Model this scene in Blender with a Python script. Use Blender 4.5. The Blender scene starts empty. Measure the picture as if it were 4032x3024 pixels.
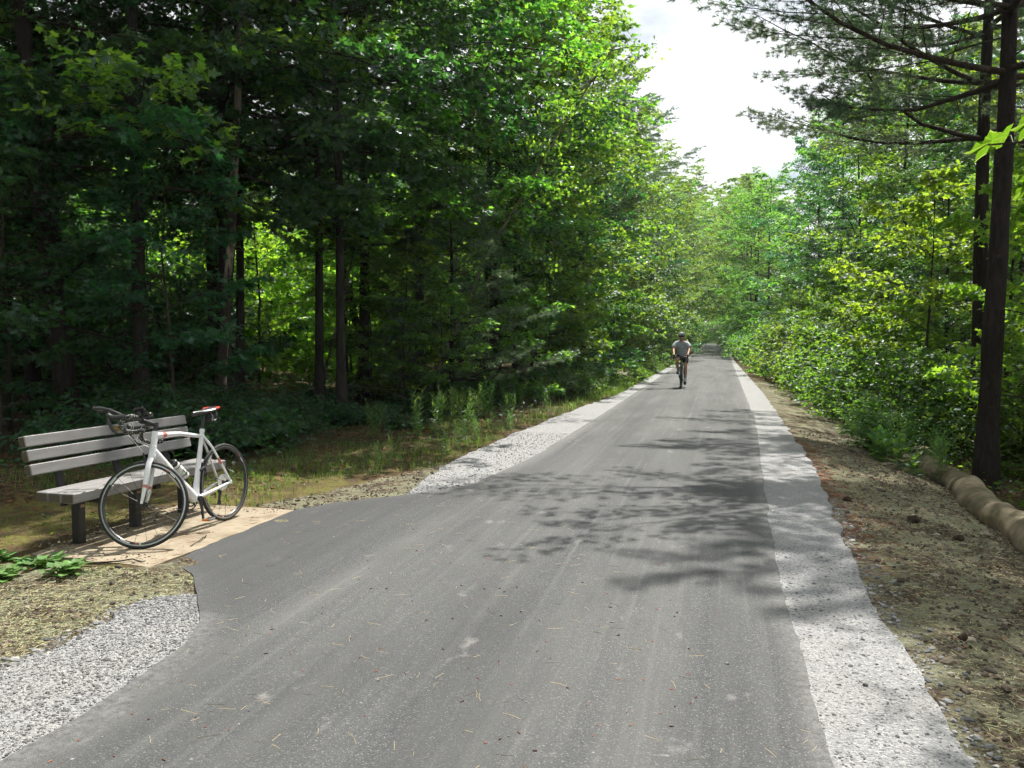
import bpy, math, random
import numpy as np
from mathutils import Matrix, Vector

SC = bpy.context.scene
COL = SC.collection
R = math.radians

# ------------------------------------------------------------------ camera, sky, sun, exposure
# World frame: +Y runs along the trail away from the viewer, +X across it to the right, ground at z = 0.
cam_d = bpy.data.cameras.new('camera')
cam = bpy.data.objects.new('camera', cam_d)
COL.objects.link(cam)
cam.location = (0, 0, 1.6)
cam.rotation_euler = (R(90 - 3.164), 0, R(13.8))
cam_d.sensor_width = 36.0
cam_d.lens = 36.0 * 850 / 1024
cam_d.clip_start = 0.05
cam_d.clip_end = 3000
SC.camera = cam

SUN_TO = Vector((0.08, 0.56, 1.0)).normalized()          # direction towards the sun
sun_el = math.asin(SUN_TO.z)
sun_az = math.atan2(SUN_TO.x, SUN_TO.y)
sd = bpy.data.lights.new('sun', 'SUN')
sd.energy = 5.0
sd.angle = R(0.53)
sd.color = (1.0, 0.96, 0.88)
so = bpy.data.objects.new('sun', sd)
so.rotation_euler = (-SUN_TO).to_track_quat('-Z', 'Y').to_euler()
so.location = (0, 0, 60)
COL.objects.link(so)

world = bpy.data.worlds.new('World')
SC.world = world
world.use_nodes = True
wn, wl = world.node_tree.nodes, world.node_tree.links
wn.clear()
w_out = wn.new('ShaderNodeOutputWorld')
w_bg = wn.new('ShaderNodeBackground')
w_bg.inputs['Strength'].default_value = 0.05
sky = wn.new('ShaderNodeTexSky')
sky.sky_type = 'NISHITA'
sky.sun_disc = False
sky.sun_elevation = sun_el
sky.sun_rotation = sun_az
sky.air_density = 1.0
sky.dust_density = 1.2
w_tc = wn.new('ShaderNodeTexCoord')
w_map = wn.new('ShaderNodeMapping')
w_map.inputs['Scale'].default_value = (1.6, 1.6, 4.0)
w_map.inputs['Location'].default_value = (0.35, 0.1, 0.0)
w_no = wn.new('ShaderNodeTexNoise')
w_no.inputs['Scale'].default_value = 1.9
w_no.inputs['Detail'].default_value = 7
w_no.inputs['Roughness'].default_value = 0.55
w_cr = wn.new('ShaderNodeValToRGB')
w_cr.color_ramp.elements[0].position = 0.28
w_cr.color_ramp.elements[1].position = 0.45
w_mix = wn.new('ShaderNodeMix')
w_mix.data_type = 'RGBA'
w_mix.inputs[7].default_value = (13.2, 13.5, 14.0, 1)       # sunlit cumulus
wl.new(w_tc.outputs['Generated'], w_map.inputs['Vector'])
wl.new(w_map.outputs[0], w_no.inputs['Vector'])
wl.new(w_no.outputs['Fac'], w_cr.inputs[0])
wl.new(w_cr.outputs['Color'], w_mix.inputs[0])
wl.new(sky.outputs[0], w_mix.inputs[6])
wl.new(w_mix.outputs[2], w_bg.inputs['Color'])
wl.new(w_bg.outputs[0], w_out.inputs['Surface'])

vs = SC.view_settings
vs.view_transform = 'Standard'
vs.look = 'None'
vs.exposure = 0.92
vs.gamma = 1.0
vs.use_curve_mapping = False
SC.render.engine = 'CYCLES'
cy = SC.cycles
cy.max_bounces = 5
cy.diffuse_bounces = 4
cy.glossy_bounces = 2
cy.transmission_bounces = 2
cy.transparent_max_bounces = 4
cy.sample_clamp_indirect = 6.0
cy.caustics_reflective = False
cy.caustics_refractive = False
cy.use_adaptive_sampling = True
cy.adaptive_threshold = 0.04
cy.use_denoising = True
cy.debug_use_spatial_splits = True
cy.use_light_tree = False
try:
    cy.denoiser = 'OPENIMAGEDENOISE'
    cy.denoising_prefilter = 'ACCURATE'
except Exception:
    pass

# ------------------------------------------------------------------ materials
MATS = {}


class NT:
    """Small helper round a node tree."""
    def __init__(self, name):
        m = bpy.data.materials.new(name)
        m.use_nodes = True
        self.m = m
        self.n = m.node_tree.nodes
        self.l = m.node_tree.links
        self.n.clear()
        self.out = self.n.new('ShaderNodeOutputMaterial')
        self._co = None
        MATS[name] = m

    def node(self, t, **kw):
        nd = self.n.new(t)
        for k, v in kw.items():
            setattr(nd, k, v)
        return nd

    def link(self, a, b):
        self.l.new(a, b)

    def co(self, scale=(1, 1, 1), kind='Object'):
        if self._co is None:
            self._co = self.node('ShaderNodeTexCoord')
        mp = self.node('ShaderNodeMapping')
        mp.inputs['Scale'].default_value = scale
        self.link(self._co.outputs[kind], mp.inputs['Vector'])
        return mp.outputs[0]

    def noise(self, scale, vec=None, detail=3, rough=0.55):
        nd = self.node('ShaderNodeTexNoise')
        nd.inputs['Scale'].default_value = scale
        nd.inputs['Detail'].default_value = detail
        nd.inputs['Roughness'].default_value = rough
        self.link(vec if vec is not None else self.co(), nd.inputs['Vector'])
        return nd.outputs['Fac']

    def voro(self, scale, vec=None, out='Color', feature='F1', rnd=1.0):
        nd = self.node('ShaderNodeTexVoronoi', feature=feature)
        nd.inputs['Scale'].default_value = scale
        nd.inputs['Randomness'].default_value = rnd
        self.link(vec if vec is not None else self.co(), nd.inputs['Vector'])
        return nd.outputs[out]

    def ramp(self, fac, stops, interp='LINEAR'):
        nd = self.node('ShaderNodeValToRGB')
        cr = nd.color_ramp
        cr.interpolation = interp
        while len(cr.elements) < len(stops):
            cr.elements.new(0.5)
        for e, (p, c) in zip(cr.elements, stops):
            e.position = p
            e.color = (*c, 1) if hasattr(c, '__len__') else (c, c, c, 1)
        self.link(fac, nd.inputs[0])
        return nd.outputs['Color']

    def mix(self, fac, a, b, blend='MIX'):
        nd = self.node('ShaderNodeMix', data_type='RGBA', blend_type=blend)
        for s, v in ((0, fac), (6, a), (7, b)):
            if hasattr(v, 'links'):
                self.link(v, nd.inputs[s])
            elif s == 0:
                nd.inputs[0].default_value = v
            else:
                nd.inputs[s].default_value = (*v, 1)
        return nd.outputs[2]

    def math(self, op, a, b=0.0):
        nd = self.node('ShaderNodeMath', operation=op)
        for i, v in enumerate((a, b)):
            if hasattr(v, 'links'):
                self.link(v, nd.inputs[i])
            else:
                nd.inputs[i].default_value = v
        return nd.outputs[0]

    def bump(self, h, strength=0.5, dist=0.01):
        nd = self.node('ShaderNodeBump')
        nd.inputs['Strength'].default_value = strength
        nd.inputs['Distance'].default_value = dist
        self.link(h, nd.inputs['Height'])
        return nd.outputs[0]

    def attr(self, name):
        nd = self.node('ShaderNodeAttribute', attribute_name=name)
        return nd.outputs['Fac']

    def bsdf(self, color, rough=0.8, metal=0.0, normal=None, spec=0.5, coat=0.0):
        b = self.node('ShaderNodeBsdfPrincipled')
        if hasattr(color, 'links'):
            self.link(color, b.inputs['Base Color'])
        else:
            b.inputs['Base Color'].default_value = (*color, 1)
        if hasattr(rough, 'links'):
            self.link(rough, b.inputs['Roughness'])
        else:
            b.inputs['Roughness'].default_value = rough
        b.inputs['Metallic'].default_value = metal
        b.inputs['Specular IOR Level'].default_value = spec
        b.inputs['Coat Weight'].default_value = coat
        if normal is not None:
            self.link(normal, b.inputs['Normal'])
        self.link(b.outputs[0], self.out.inputs['Surface'])
        return self.m


def simple(name, color, rough=0.6, metal=0.0, spec=0.5, var=0.08, scale=30, coat=0.0):
    t = NT(name)
    n = t.noise(scale)
    c = t.mix(n, tuple(x * (1 - var) for x in color), tuple(min(1, x * (1 + var)) for x in color))
    return t.bsdf(c, rough, metal, spec=spec, coat=coat)


def leaf_mat(name, refl, trans, var=0.35, rough=0.42, gloss=0.5, tmix=0.5, yellow=None):
    t = NT(name)
    geo = t.node('ShaderNodeNewGeometry')
    rnd = geo.outputs['Random Per Island']
    oi = t.node('ShaderNodeObjectInfo')
    lo = tuple(c * (1 - var) for c in refl)
    hi = tuple(c * (1 + var) for c in refl)
    lo2 = tuple(c * (1 - var * 0.8) for c in trans)
    hi2 = tuple(c * (1 + var * 0.8) for c in trans)
    if yellow:
        hi2 = yellow
    c1 = t.mix(rnd, lo, hi)
    c2 = t.mix(rnd, lo2, hi2)
    hs1 = t.node('ShaderNodeHueSaturation')
    hs2 = t.node('ShaderNodeHueSaturation')
    hue = t.math('ADD', t.math('MULTIPLY', oi.outputs['Random'], 0.05), 0.475)
    val = t.math('ADD', t.math('MULTIPLY', oi.outputs['Random'], 0.4), 0.8)
    for hs, c in ((hs1, c1), (hs2, c2)):
        t.link(hue, hs.inputs['Hue'])
        t.link(val, hs.inputs['Value'])
        t.link(c, hs.inputs['Color'])
    d = t.node('ShaderNodeBsdfDiffuse')
    t.link(hs1.outputs[0], d.inputs['Color'])
    tr = t.node('ShaderNodeBsdfTranslucent')
    t.link(hs2.outputs[0], tr.inputs['Color'])
    mx = t.node('ShaderNodeMixShader')
    mx.inputs[0].default_value = tmix
    t.link(d.outputs[0], mx.inputs[1])
    t.link(tr.outputs[0], mx.inputs[2])
    gl = t.node('ShaderNodeBsdfGlossy')
    gl.inputs['Roughness'].default_value = rough
    gl.inputs['Color'].default_value = (0.9, 0.95, 1.0, 1)
    lw = t.node('ShaderNodeLayerWeight')
    lw.inputs['Blend'].default_value = 0.35
    fm = t.math('MULTIPLY', t.math('ADD', t.math('MULTIPLY', lw.outputs['Facing'], 0.16), 0.025), gloss)
    mx2 = t.node('ShaderNodeMixShader')
    t.link(fm, mx2.inputs[0])
    t.link(mx.outputs[0], mx2.inputs[1])
    t.link(gl.outputs[0], mx2.inputs[2])
    t.link(mx2.outputs[0], t.out.inputs['Surface'])
    return t.m


def near_leaf_mat():
    """Big close maple leaves: palmate veins, paler than the blade between them."""
    t = NT('near_leaf')
    sx = t.node('ShaderNodeSeparateXYZ')
    t.link(t.co(), sx.inputs[0])
    ang = t.math('ARCTAN2', sx.outputs[1], t.math('ADD', sx.outputs[0], 0.03))
    vein = t.ramp(t.math('COSINE', t.math('MULTIPLY', ang, 8.7)), [(0.88, 0.0), (0.985, 1.0)])
    side = t.node('ShaderNodeMath', operation='SINE')
    t.link(t.math('MULTIPLY', t.math('ADD', sx.outputs[0], t.math('ABSOLUTE', sx.outputs[1])), 42.0), side.inputs[0])
    vein = t.math('MAXIMUM', vein, t.ramp(side.outputs[0], [(0.9, 0.0), (1.0, 0.35)]))
    mott = t.noise(5.0, detail=5)
    blade = t.mix(mott, (0.10, 0.25, 0.010), (0.20, 0.36, 0.016))
    tc = t.mix(vein, blade, (0.30, 0.42, 0.06))
    d = t.node('ShaderNodeBsdfDiffuse')
    t.link(t.mix(vein, (0.04, 0.11, 0.02), (0.10, 0.18, 0.05)), d.inputs['Color'])
    tr = t.node('ShaderNodeBsdfTranslucent')
    t.link(tc, tr.inputs['Color'])
    nb = t.bump(vein, 0.6, 0.02)
    t.link(nb, d.inputs['Normal'])
    t.link(nb, tr.inputs['Normal'])
    mx = t.node('ShaderNodeMixShader')
    mx.inputs[0].default_value = 0.6
    t.link(d.outputs[0], mx.inputs[1])
    t.link(tr.outputs[0], mx.inputs[2])
    t.link(mx.outputs[0], t.out.inputs['Surface'])


def bark_mat(name, dark, light, scale=9, stretch=0.22, patch=None, bump=0.9):
    t = NT(name)
    v = t.co((1, 1, stretch))
    n1 = t.noise(scale * 2.2, v, 6, 0.65)
    n2 = t.noise(scale * 0.5, v, 3)
    c = t.ramp(n1, [(0.3, dark), (0.7, light)])
    c = t.mix(t.ramp(n2, [(0.35, 0.0), (0.7, 0.6)]), c, tuple(x * 0.6 for x in dark))
    if patch:
        pn = t.noise(1.7, t.co((1.3, 1.3, 0.45)), 5, 0.6)
        c = t.mix(t.ramp(pn, [(0.50, 0.0), (0.56, 1.0)]), c, patch)
    lich = t.noise(6.5, t.co((1, 1, 0.7)), 6, 0.7)
    c = t.mix(t.ramp(lich, [(0.60, 0.0), (0.68, 0.45)]), c, tuple(min(0.3, x * 2.1) for x in light))
    h = t.voro(scale * 3, v, 'Distance')
    hh = t.math('ADD', n1, t.math('MULTIPLY', h, 0.6))
    return t.bsdf(c, 0.92, normal=t.bump(hh, bump, 0.03), spec=0.2)


# asphalt: fine dark aggregate with pale chips, roller streaks and dusty scuffs
def asphalt():
    t = NT('asphalt')
    v1 = t.voro(190, out='Color')
    sep = t.node('ShaderNodeSeparateColor')
    t.link(v1, sep.inputs[0])
    grain = t.ramp(sep.outputs[0], [(0.0, (0.014, 0.015, 0.017)), (0.55, (0.046, 0.048, 0.051)), (0.86, (0.084, 0.086, 0.089)), (0.95, (0.18, 0.18, 0.18)), (1.0, (0.36, 0.355, 0.35))])
    fine = t.noise(420, detail=2)
    c = t.mix(0.42, grain, t.ramp(fine, [(0.3, (0.024, 0.025, 0.027)), (0.7, (0.100, 0.102, 0.104))]))
    streak = t.noise(1.0, t.co((2.6, 0.10, 1)), 4, 0.55)
    c = t.mix(t.ramp(streak, [(0.36, 0.0), (0.66, 0.5)]), c, (0.128, 0.128, 0.126))
    fine_st = t.noise(1.0, t.co((14, 0.25, 1)), 4, 0.6)
    c = t.mix(t.ramp(fine_st, [(0.52, 0.0), (0.70, 0.4)]), c, (0.15, 0.15, 0.148))
    blot = t.noise(0.9, t.co((1, 0.55, 1)), 4)
    c = t.mix(t.ramp(blot, [(0.48, 0.0), (0.72, 0.45)]), c, (0.046, 0.047, 0.049))
    dark = t.noise(0.55, t.co((1.6, 0.35, 1)), 5, 0.6)
    c = t.mix(t.ramp(dark, [(0.50, 0.0), (0.66, 0.55)]), c, (0.036, 0.037, 0.039))
    scuff = t.noise(3.4, t.co((1.0, 0.6, 1)), 6, 0.62)
    c = t.mix(t.ramp(scuff, [(0.63, 0.0), (0.71, 0.38)]), c, (0.30, 0.29, 0.28))
    smear = t.noise(7.5, t.co((0.5, 1.3, 1)), 5, 0.7)
    c = t.mix(t.ramp(smear, [(0.67, 0.0), (0.73, 0.5)]), c, (0.34, 0.33, 0.31))
    # the newer, darker mix of the apron by the bench
    ap = t.attr('apron')
    c = t.mix(t.math('MULTIPLY', ap, 0.62), c, (0.034, 0.035, 0.038))
    # dust washed in along the edges
    dust = t.attr('dust')
    dn = t.noise(26, detail=5)
    dm = t.math('MULTIPLY', dust, t.ramp(dn, [(0.35, 0.15), (0.65, 1.0)]))
    c = t.mix(t.math('MULTIPLY', dm, 0.5), c, (0.24, 0.235, 0.23))
    h = t.voro(150, out='Distance')
    hh = t.math('ADD', h, t.math('MULTIPLY', fine, 0.8))
    t.bsdf(c, 0.82, normal=t.bump(hh, 0.55, 0.006), spec=0.35)


def gravel():
    t = NT('stone_dust')
    v1 = t.voro(85, out='Color')
    sep = t.node('ShaderNodeSeparateColor')
    t.link(v1, sep.inputs[0])
    grain = t.ramp(sep.outputs[0], [(0.0, (0.10, 0.10, 0.11)), (0.25, (0.21, 0.21, 0.22)), (0.7, (0.31, 0.31, 0.315)), (1.0, (0.47, 0.465, 0.46))])
    fine = t.noise(240, detail=3)
    c = t.mix(0.5, grain, t.ramp(fine, [(0.3, (0.17, 0.17, 0.178)), (0.7, (0.37, 0.37, 0.37))]))
    big = t.noise(2.2, detail=4)
    c = t.mix(t.ramp(big, [(0.45, 0.0), (0.75, 0.35)]), c, (0.31, 0.29, 0.26))
    h = t.voro(85, out='Distance')
    hh = t.math('ADD', h, t.math('MULTIPLY', fine, 0.7))
    t.bsdf(c, 0.9, normal=t.bump(hh, 0.9, 0.010), spec=0.3)


def ground():
    t = NT('earth')
    # three kinds of surface, blended by vertex masks broken up with noise
    soil_n = t.noise(14, detail=7, rough=0.65)
    soil = t.ramp(soil_n, [(0.30, (0.034, 0.025, 0.017)), (0.5, (0.100, 0.076, 0.052)), (0.72, (0.185, 0.145, 0.100))])
    chip = t.voro(60, out='Color')
    sp = t.node('ShaderNodeSeparateColor')
    t.link(chip, sp.inputs[0])
    soil = t.mix(t.ramp(sp.outputs[0], [(0.80, 0.0), (0.9, 0.7)]), soil, (0.33, 0.27, 0.17))
    soil = t.mix(t.ramp(sp.outputs[1], [(0.78, 0.0), (0.88, 0.85)]), soil, (0.026, 0.019, 0.014))
    # dried green hydroseed mulch lying on the soil in scraps
    mul = t.noise(2.3, detail=7, rough=0.68)
    fib = t.noise(95, t.co((1, 0.6, 1)), 3, 0.7)
    mm = t.math('ADD', mul, t.math('MULTIPLY', t.math('SUBTRACT', fib, 0.5), 0.55))
    mulc = t.mix(t.noise(5.0, detail=3), (0.205, 0.235, 0.155), (0.285, 0.255, 0.170))
    verge = t.mix(t.ramp(mm, [(0.44, 0.0), (0.56, 0.78)]), soil, mulc)
    # woodland floor: brown leaf litter with needles
    lit_c = t.voro(26, out='Color')
    sl = t.node('ShaderNodeSeparateColor')
    t.link(lit_c, sl.inputs[0])
    lit = t.ramp(sl.outputs[0], [(0.0, (0.030, 0.020, 0.012)), (0.5, (0.085, 0.052, 0.028)), (0.85, (0.15, 0.088, 0.045)), (1.0, (0.22, 0.15, 0.085))])
    lit = t.mix(t.ramp(t.noise(1.2, detail=5), [(0.45, 0.0), (0.65, 0.75)]), lit, (0.045, 0.062, 0.020))
    # mossy, thin grass round the bench
    mos_n = t.noise(38, detail=5, rough=0.65)
    mos = t.ramp(mos_n, [(0.3, (0.075, 0.062, 0.022)), (0.52, (0.17, 0.15, 0.045)), (0.75, (0.13, 0.17, 0.045))])
    mos = t.mix(t.ramp(t.noise(3.2, detail=5), [(0.44, 0.0), (0.58, 0.85)]), mos, (0.085, 0.058, 0.034))
    mos = t.mix(t.ramp(sl.outputs[1], [(0.72, 0.0), (0.85, 0.8)]), mos, (0.13, 0.085, 0.045))
    brk = t.math('MULTIPLY', t.math('SUBTRACT', t.noise(5.5, detail=5), 0.5), 0.9)
    vm = t.ramp(t.math('ADD', t.attr('verge'), brk), [(0.44, 0.0), (0.56, 1.0)])
    mo = t.ramp(t.math('ADD', t.attr('mossy'), brk), [(0.44, 0.0), (0.56, 1.0)])
    c = t.mix(mo, lit, mos)
    c = t.mix(vm, c, verge)
    # a rusty drift of pine needles along the outer edge of the right-hand shoulder
    nd = t.math('MULTIPLY', t.attr('needles'), t.ramp(t.noise(11, t.co((1, 0.5, 1)), 5), [(0.52, 0.0), (0.62, 1.0)]))
    c = t.mix(t.math('MULTIPLY', nd, 0.5), c, (0.24, 0.095, 0.040))
    h = t.math('ADD', soil_n, t.math('MULTIPLY', fib, 0.35))
    t.bsdf(c, 0.95, normal=t.bump(t.math('ADD', h, t.math('MULTIPLY', t.noise(45, detail=4), 0.5)), 1.0, 0.05), spec=0.15)


asphalt()
gravel()
ground()

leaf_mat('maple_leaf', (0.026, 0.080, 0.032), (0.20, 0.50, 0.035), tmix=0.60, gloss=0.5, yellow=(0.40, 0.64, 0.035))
leaf_mat('shade_leaf', (0.020, 0.060, 0.030), (0.07, 0.27, 0.040), tmix=0.5, gloss=0.6, yellow=(0.14, 0.40, 0.045))  # darker leaf copy, shade of the deep woods put into its colour
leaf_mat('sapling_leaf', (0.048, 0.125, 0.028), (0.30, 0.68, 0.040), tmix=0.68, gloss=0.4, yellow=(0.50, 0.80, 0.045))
leaf_mat('shrub_leaf', (0.030, 0.088, 0.032), (0.18, 0.44, 0.035), tmix=0.60, gloss=0.4, yellow=(0.34, 0.57, 0.035))
leaf_mat('weed_leaf', (0.060, 0.145, 0.042), (0.19, 0.40, 0.045), gloss=0.5, yellow=(0.28, 0.46, 0.05))
leaf_mat('bright_weed', (0.14, 0.27, 0.07), (0.22, 0.40, 0.05), gloss=0.5, tmix=0.4, yellow=(0.30, 0.46, 0.06))
leaf_mat('grass_blade', (0.070, 0.145, 0.030), (0.19, 0.36, 0.035), gloss=0.4, yellow=(0.30, 0.42, 0.05))
leaf_mat('pine_needle', (0.060, 0.105, 0.060), (0.18, 0.29, 0.11), var=0.3, gloss=0.6, tmix=0.45)
near_leaf_mat()
leaf_mat('dry_leaf', (0.16, 0.085, 0.040), (0.10, 0.05, 0.02), var=0.5, tmix=0.2, gloss=0.2)

bark_mat('pine_bark', (0.012, 0.010, 0.009), (0.048, 0.036, 0.030))
bark_mat('maple_bark', (0.016, 0.014, 0.012), (0.058, 0.051, 0.044))
bark_mat('patched_bark', (0.025, 0.020, 0.016), (0.080, 0.065, 0.052), patch=(0.36, 0.31, 0.24))
bark_mat('birch_bark', (0.16, 0.13, 0.10), (0.34, 0.29, 0.22), scale=5, stretch=2.5, bump=0.3)
bark_mat('twig_bark', (0.030, 0.024, 0.018), (0.080, 0.062, 0.046), scale=14)
bark_mat('dead_wood', (0.10, 0.085, 0.065), (0.26, 0.225, 0.18), scale=12)
simple('green_stem', (0.10, 0.16, 0.05), 0.7)

# ------------------------------------------------------------------ mesh helpers
def mesh_np(name, V, F, mat, smooth=False):
    """Mesh from arrays: V (n,3); F a list of (m,k) int arrays, k = 3 or 4."""
    if not isinstance(F, (list, tuple)):
        F = [F]
    F = [f for f in F if len(f)]
    me = bpy.data.meshes.new(name)
    V = np.asarray(V, dtype=np.float32)
    me.vertices.add(len(V))
    me.vertices.foreach_set('co', V.ravel())
    loops = np.concatenate([np.asarray(f, dtype=np.int32).ravel() for f in F])
    counts = np.concatenate([np.full(len(f), f.shape[1], dtype=np.int32) for f in F])
    starts = np.concatenate([[0], np.cumsum(counts)[:-1]]).astype(np.int32)
    me.loops.add(len(loops))
    me.loops.foreach_set('vertex_index', loops)
    me.polygons.add(len(counts))
    me.polygons.foreach_set('loop_start', starts)
    try:
        me.polygons.foreach_set('loop_total', counts)
    except Exception:
        pass
    me.polygons.foreach_set('use_smooth', np.full(len(counts), smooth, dtype=bool))
    me.materials.append(MATS[mat])
    me.update(calc_edges=True)
    return me


def link(name, me, parent=None, loc=None):
    o = bpy.data.objects.new(name, me)
    COL.objects.link(o)
    if parent is not None:
        o.parent = parent
    if loc is not None:
        o.location = loc
    return o


def tag(o, label=None, cat=None, group=None, kind=None):
    if label:
        o['label'] = label
    if cat:
        o['category'] = cat
    if group:
        o['group'] = group
    if kind:
        o['kind'] = kind
    return o


def empty(name, loc=(0, 0, 0), rz=0.0):
    o = bpy.data.objects.new(name, None)
    o.empty_display_size = 0.2
    COL.objects.link(o)
    o.location = loc
    o.rotation_euler = (0, 0, rz)
    return o


def copy_tree(o, parent=None):
    c = o.copy()
    COL.objects.link(c)
    if parent is not None:
        c.parent = parent
    for ch in list(o.children):
        copy_tree(ch, c)
    return c


def nrm(v):
    return v / np.maximum(np.linalg.norm(v, axis=-1, keepdims=True), 1e-9)


def tubes_np(P, Rr, n):
    """P (T,k,3) centre lines, Rr (T,k) radii -> verts and quads for T open tubes of n sides."""
    T, k, _ = P.shape
    tan = np.gradient(P, axis=1)
    tan = nrm(tan)
    main = nrm(P[:, -1] - P[:, 0])
    ref = np.where(np.abs(main[:, 2:3]) > 0.8, np.array([[1.0, 0, 0]]), np.array([[0, 0, 1.0]]))
    u = nrm(np.cross(tan, ref[:, None, :]))
    w = np.cross(tan, u)
    a = np.linspace(0, 2 * np.pi, n, endpoint=False)
    V = P[:, :, None, :] + Rr[:, :, None, None] * (np.cos(a)[None, None, :, None] * u[:, :, None, :] + np.sin(a)[None, None, :, None] * w[:, :, None, :])
    idx = np.arange(T * k * n).reshape(T, k, n)
    q = np.stack([idx[:, :-1], np.roll(idx, -1, 2)[:, :-1], np.roll(idx, -1, 2)[:, 1:], idx[:, 1:]], -1)
    return V.reshape(-1, 3), q.reshape(-1, 4)


def join_np(parts):
    V, F, o = [], {}, 0
    for v, f in parts:
        V.append(v)
        F.setdefault(f.shape[1], []).append(f + o)
        o += len(v)
    return np.concatenate(V), [np.concatenate(x) for x in F.values()]


class MB:
    """Collects small shapes and links them as one mesh; M places what is added next."""
    def __init__(self, M=None):
        self.v, self.f = [], []
        self.M = M or Matrix.Identity(4)

    def add(self, vs_, fs):
        o = len(self.v)
        self.v.extend([tuple(self.M @ Vector(p)) for p in vs_])
        self.f.extend([tuple(i + o for i in f) for f in fs])
        return self

    def box(self, c, s, rot=None, bev=0.0):
        x, y, z = (q / 2 for q in s)
        b = min(bev, x * 0.9, y * 0.9, z * 0.9)
        if b <= 0:
            vs_ = [(i * x, j * y, k * z) for i in (-1, 1) for j in (-1, 1) for k in (-1, 1)]
            fs = [(0, 1, 3, 2), (4, 6, 7, 5), (0, 4, 5, 1), (2, 3, 7, 6), (0, 2, 6, 4), (1, 5, 7, 3)]
        else:   # chamfered box
            vs_, key = [], {}
            for i in (-1, 1):
                for j in (-1, 1):
                    for k in (-1, 1):
                        for ax in range(3):
                            p = [i * (x - b), j * (y - b), k * (z - b)]
                            p[ax] = (i * x, j * y, k * z)[ax]
                            key[(i, j, k, ax)] = len(vs_)
                            vs_.append(tuple(p))
            fs = []
            for ax in range(3):
                a1, a2 = (ax + 1) % 3, (ax + 2) % 3
                for sg in (-1, 1):
                    def K(p, q):
                        s_ = [0, 0, 0]
                        s_[ax], s_[a1], s_[a2] = sg, p, q
                        return tuple(s_)
                    f = [key[(*K(-1, -1), ax)], key[(*K(1, -1), ax)], key[(*K(1, 1), ax)], key[(*K(-1, 1), ax)]]
                    fs.append(tuple(f if sg > 0 else f[::-1]))
                for p in (-1, 1):
                    for q in (-1, 1):
                        s0, s1 = [0, 0, 0], [0, 0, 0]
                        s0[ax], s1[ax] = -1, 1
                        s0[a1] = s1[a1] = p
                        s0[a2] = s1[a2] = q
                        f = [key[(*s0, a1)], key[(*s1, a1)], key[(*s1, a2)], key[(*s0, a2)]]
                        fs.append(tuple(f if p * q > 0 else f[::-1]))
            for i in (-1, 1):
                for j in (-1, 1):
                    for k in (-1, 1):
                        f = [key[(i, j, k, a)] for a in range(3)]
                        fs.append(tuple(f if i * j * k > 0 else f[::-1]))
        m = rot.to_4x4() if rot is not None else Matrix.Identity(4)
        m = Matrix.Translation(c) @ m
        return self.add([tuple(m @ Vector(p)) for p in vs_], fs)

    def tube(self, pts, r, n=10, caps=True, flat=None):
        """Tube along pts; r number or list; flat=(axis, factor) squeezes the section along a world axis."""
        P = np.array(pts, dtype=float)
        k = len(P)
        rr = np.full(k, r, float) if np.isscalar(r) else np.array(r, float)
        tan = np.gradient(P, axis=0) if k > 2 else np.repeat(P[1:] - P[:1], 2, 0)
        tan = nrm(tan)
        ref = np.array([0, 1.0, 0]) if abs(nrm(P[-1] - P[0])[1]) < 0.8 else np.array([1.0, 0, 0])
        u = nrm(ref - tan * (tan @ ref)[:, None])
        w = np.cross(tan, u)
        a = np.linspace(0, 2 * np.pi, n, endpoint=False)
        fu = flat if flat else 1.0
        V = P[:, None] + rr[:, None, None] * (fu * np.cos(a)[None, :, None] * u[:, None] + np.sin(a)[None, :, None] * w[:, None])
        fs = []
        for i in range(k - 1):
            for j in range(n):
                fs.append((i * n + j, i * n + (j + 1) % n, (i + 1) * n + (j + 1) % n, (i + 1) * n + j))
        if caps:
            fs.append(tuple(range(n))[::-1])
            fs.append(tuple((k - 1) * n + j for j in range(n)))
        return self.add([tuple(p) for p in V.reshape(-1, 3)], fs)

    def lathe(self, prof, axis='y', n=48, c=(0, 0, 0), a0=0.0, a1=2 * math.pi, closed=False):
        """Revolve prof [(radius, offset along axis)] round an axis through c."""
        full = abs(a1 - a0 - 2 * math.pi) < 1e-6
        m = n if full else n + 1
        vs_ = []
        for i in range(m):
            a = a0 + (a1 - a0) * i / n
            ca, sa = math.cos(a), math.sin(a)
            for r, h in prof:
                if axis == 'y':
                    p = (c[0] + r * ca, c[1] + h, c[2] + r * sa)
                elif axis == 'z':
                    p = (c[0] + r * ca, c[1] + r * sa, c[2] + h)
                else:
                    p = (c[0] + h, c[1] + r * ca, c[2] + r * sa)
                vs_.append(p)
        k = len(prof)
        fs = []
        for i in range(n):
            i2 = (i + 1) % m
            for j in range(k if closed else k - 1):
                j2 = (j + 1) % k
                fs.append((i * k + j, i * k + j2, i2 * k + j2, i2 * k + j))
        return self.add(vs_, fs)

    def ball(self, c, r, nu=12, nv=8, rot=None):
        rx, ry, rz = (r, r, r) if np.isscalar(r) else r
        vs_ = []
        for i in range(nv + 1):
            th = math.pi * i / nv
            for j in range(nu):
                ph = 2 * math.pi * j / nu
                p = Vector((rx * math.sin(th) * math.cos(ph), ry * math.sin(th) * math.sin(ph), rz * math.cos(th)))
                if rot is not None:
                    p = rot @ p
                vs_.append(tuple(p + Vector(c)))
        fs = [(i * nu + j, (i + 1) * nu + j, (i + 1) * nu + (j + 1) % nu, i * nu + (j + 1) % nu) for i in range(nv) for j in range(nu)]
        return self.add(vs_, fs)

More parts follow.
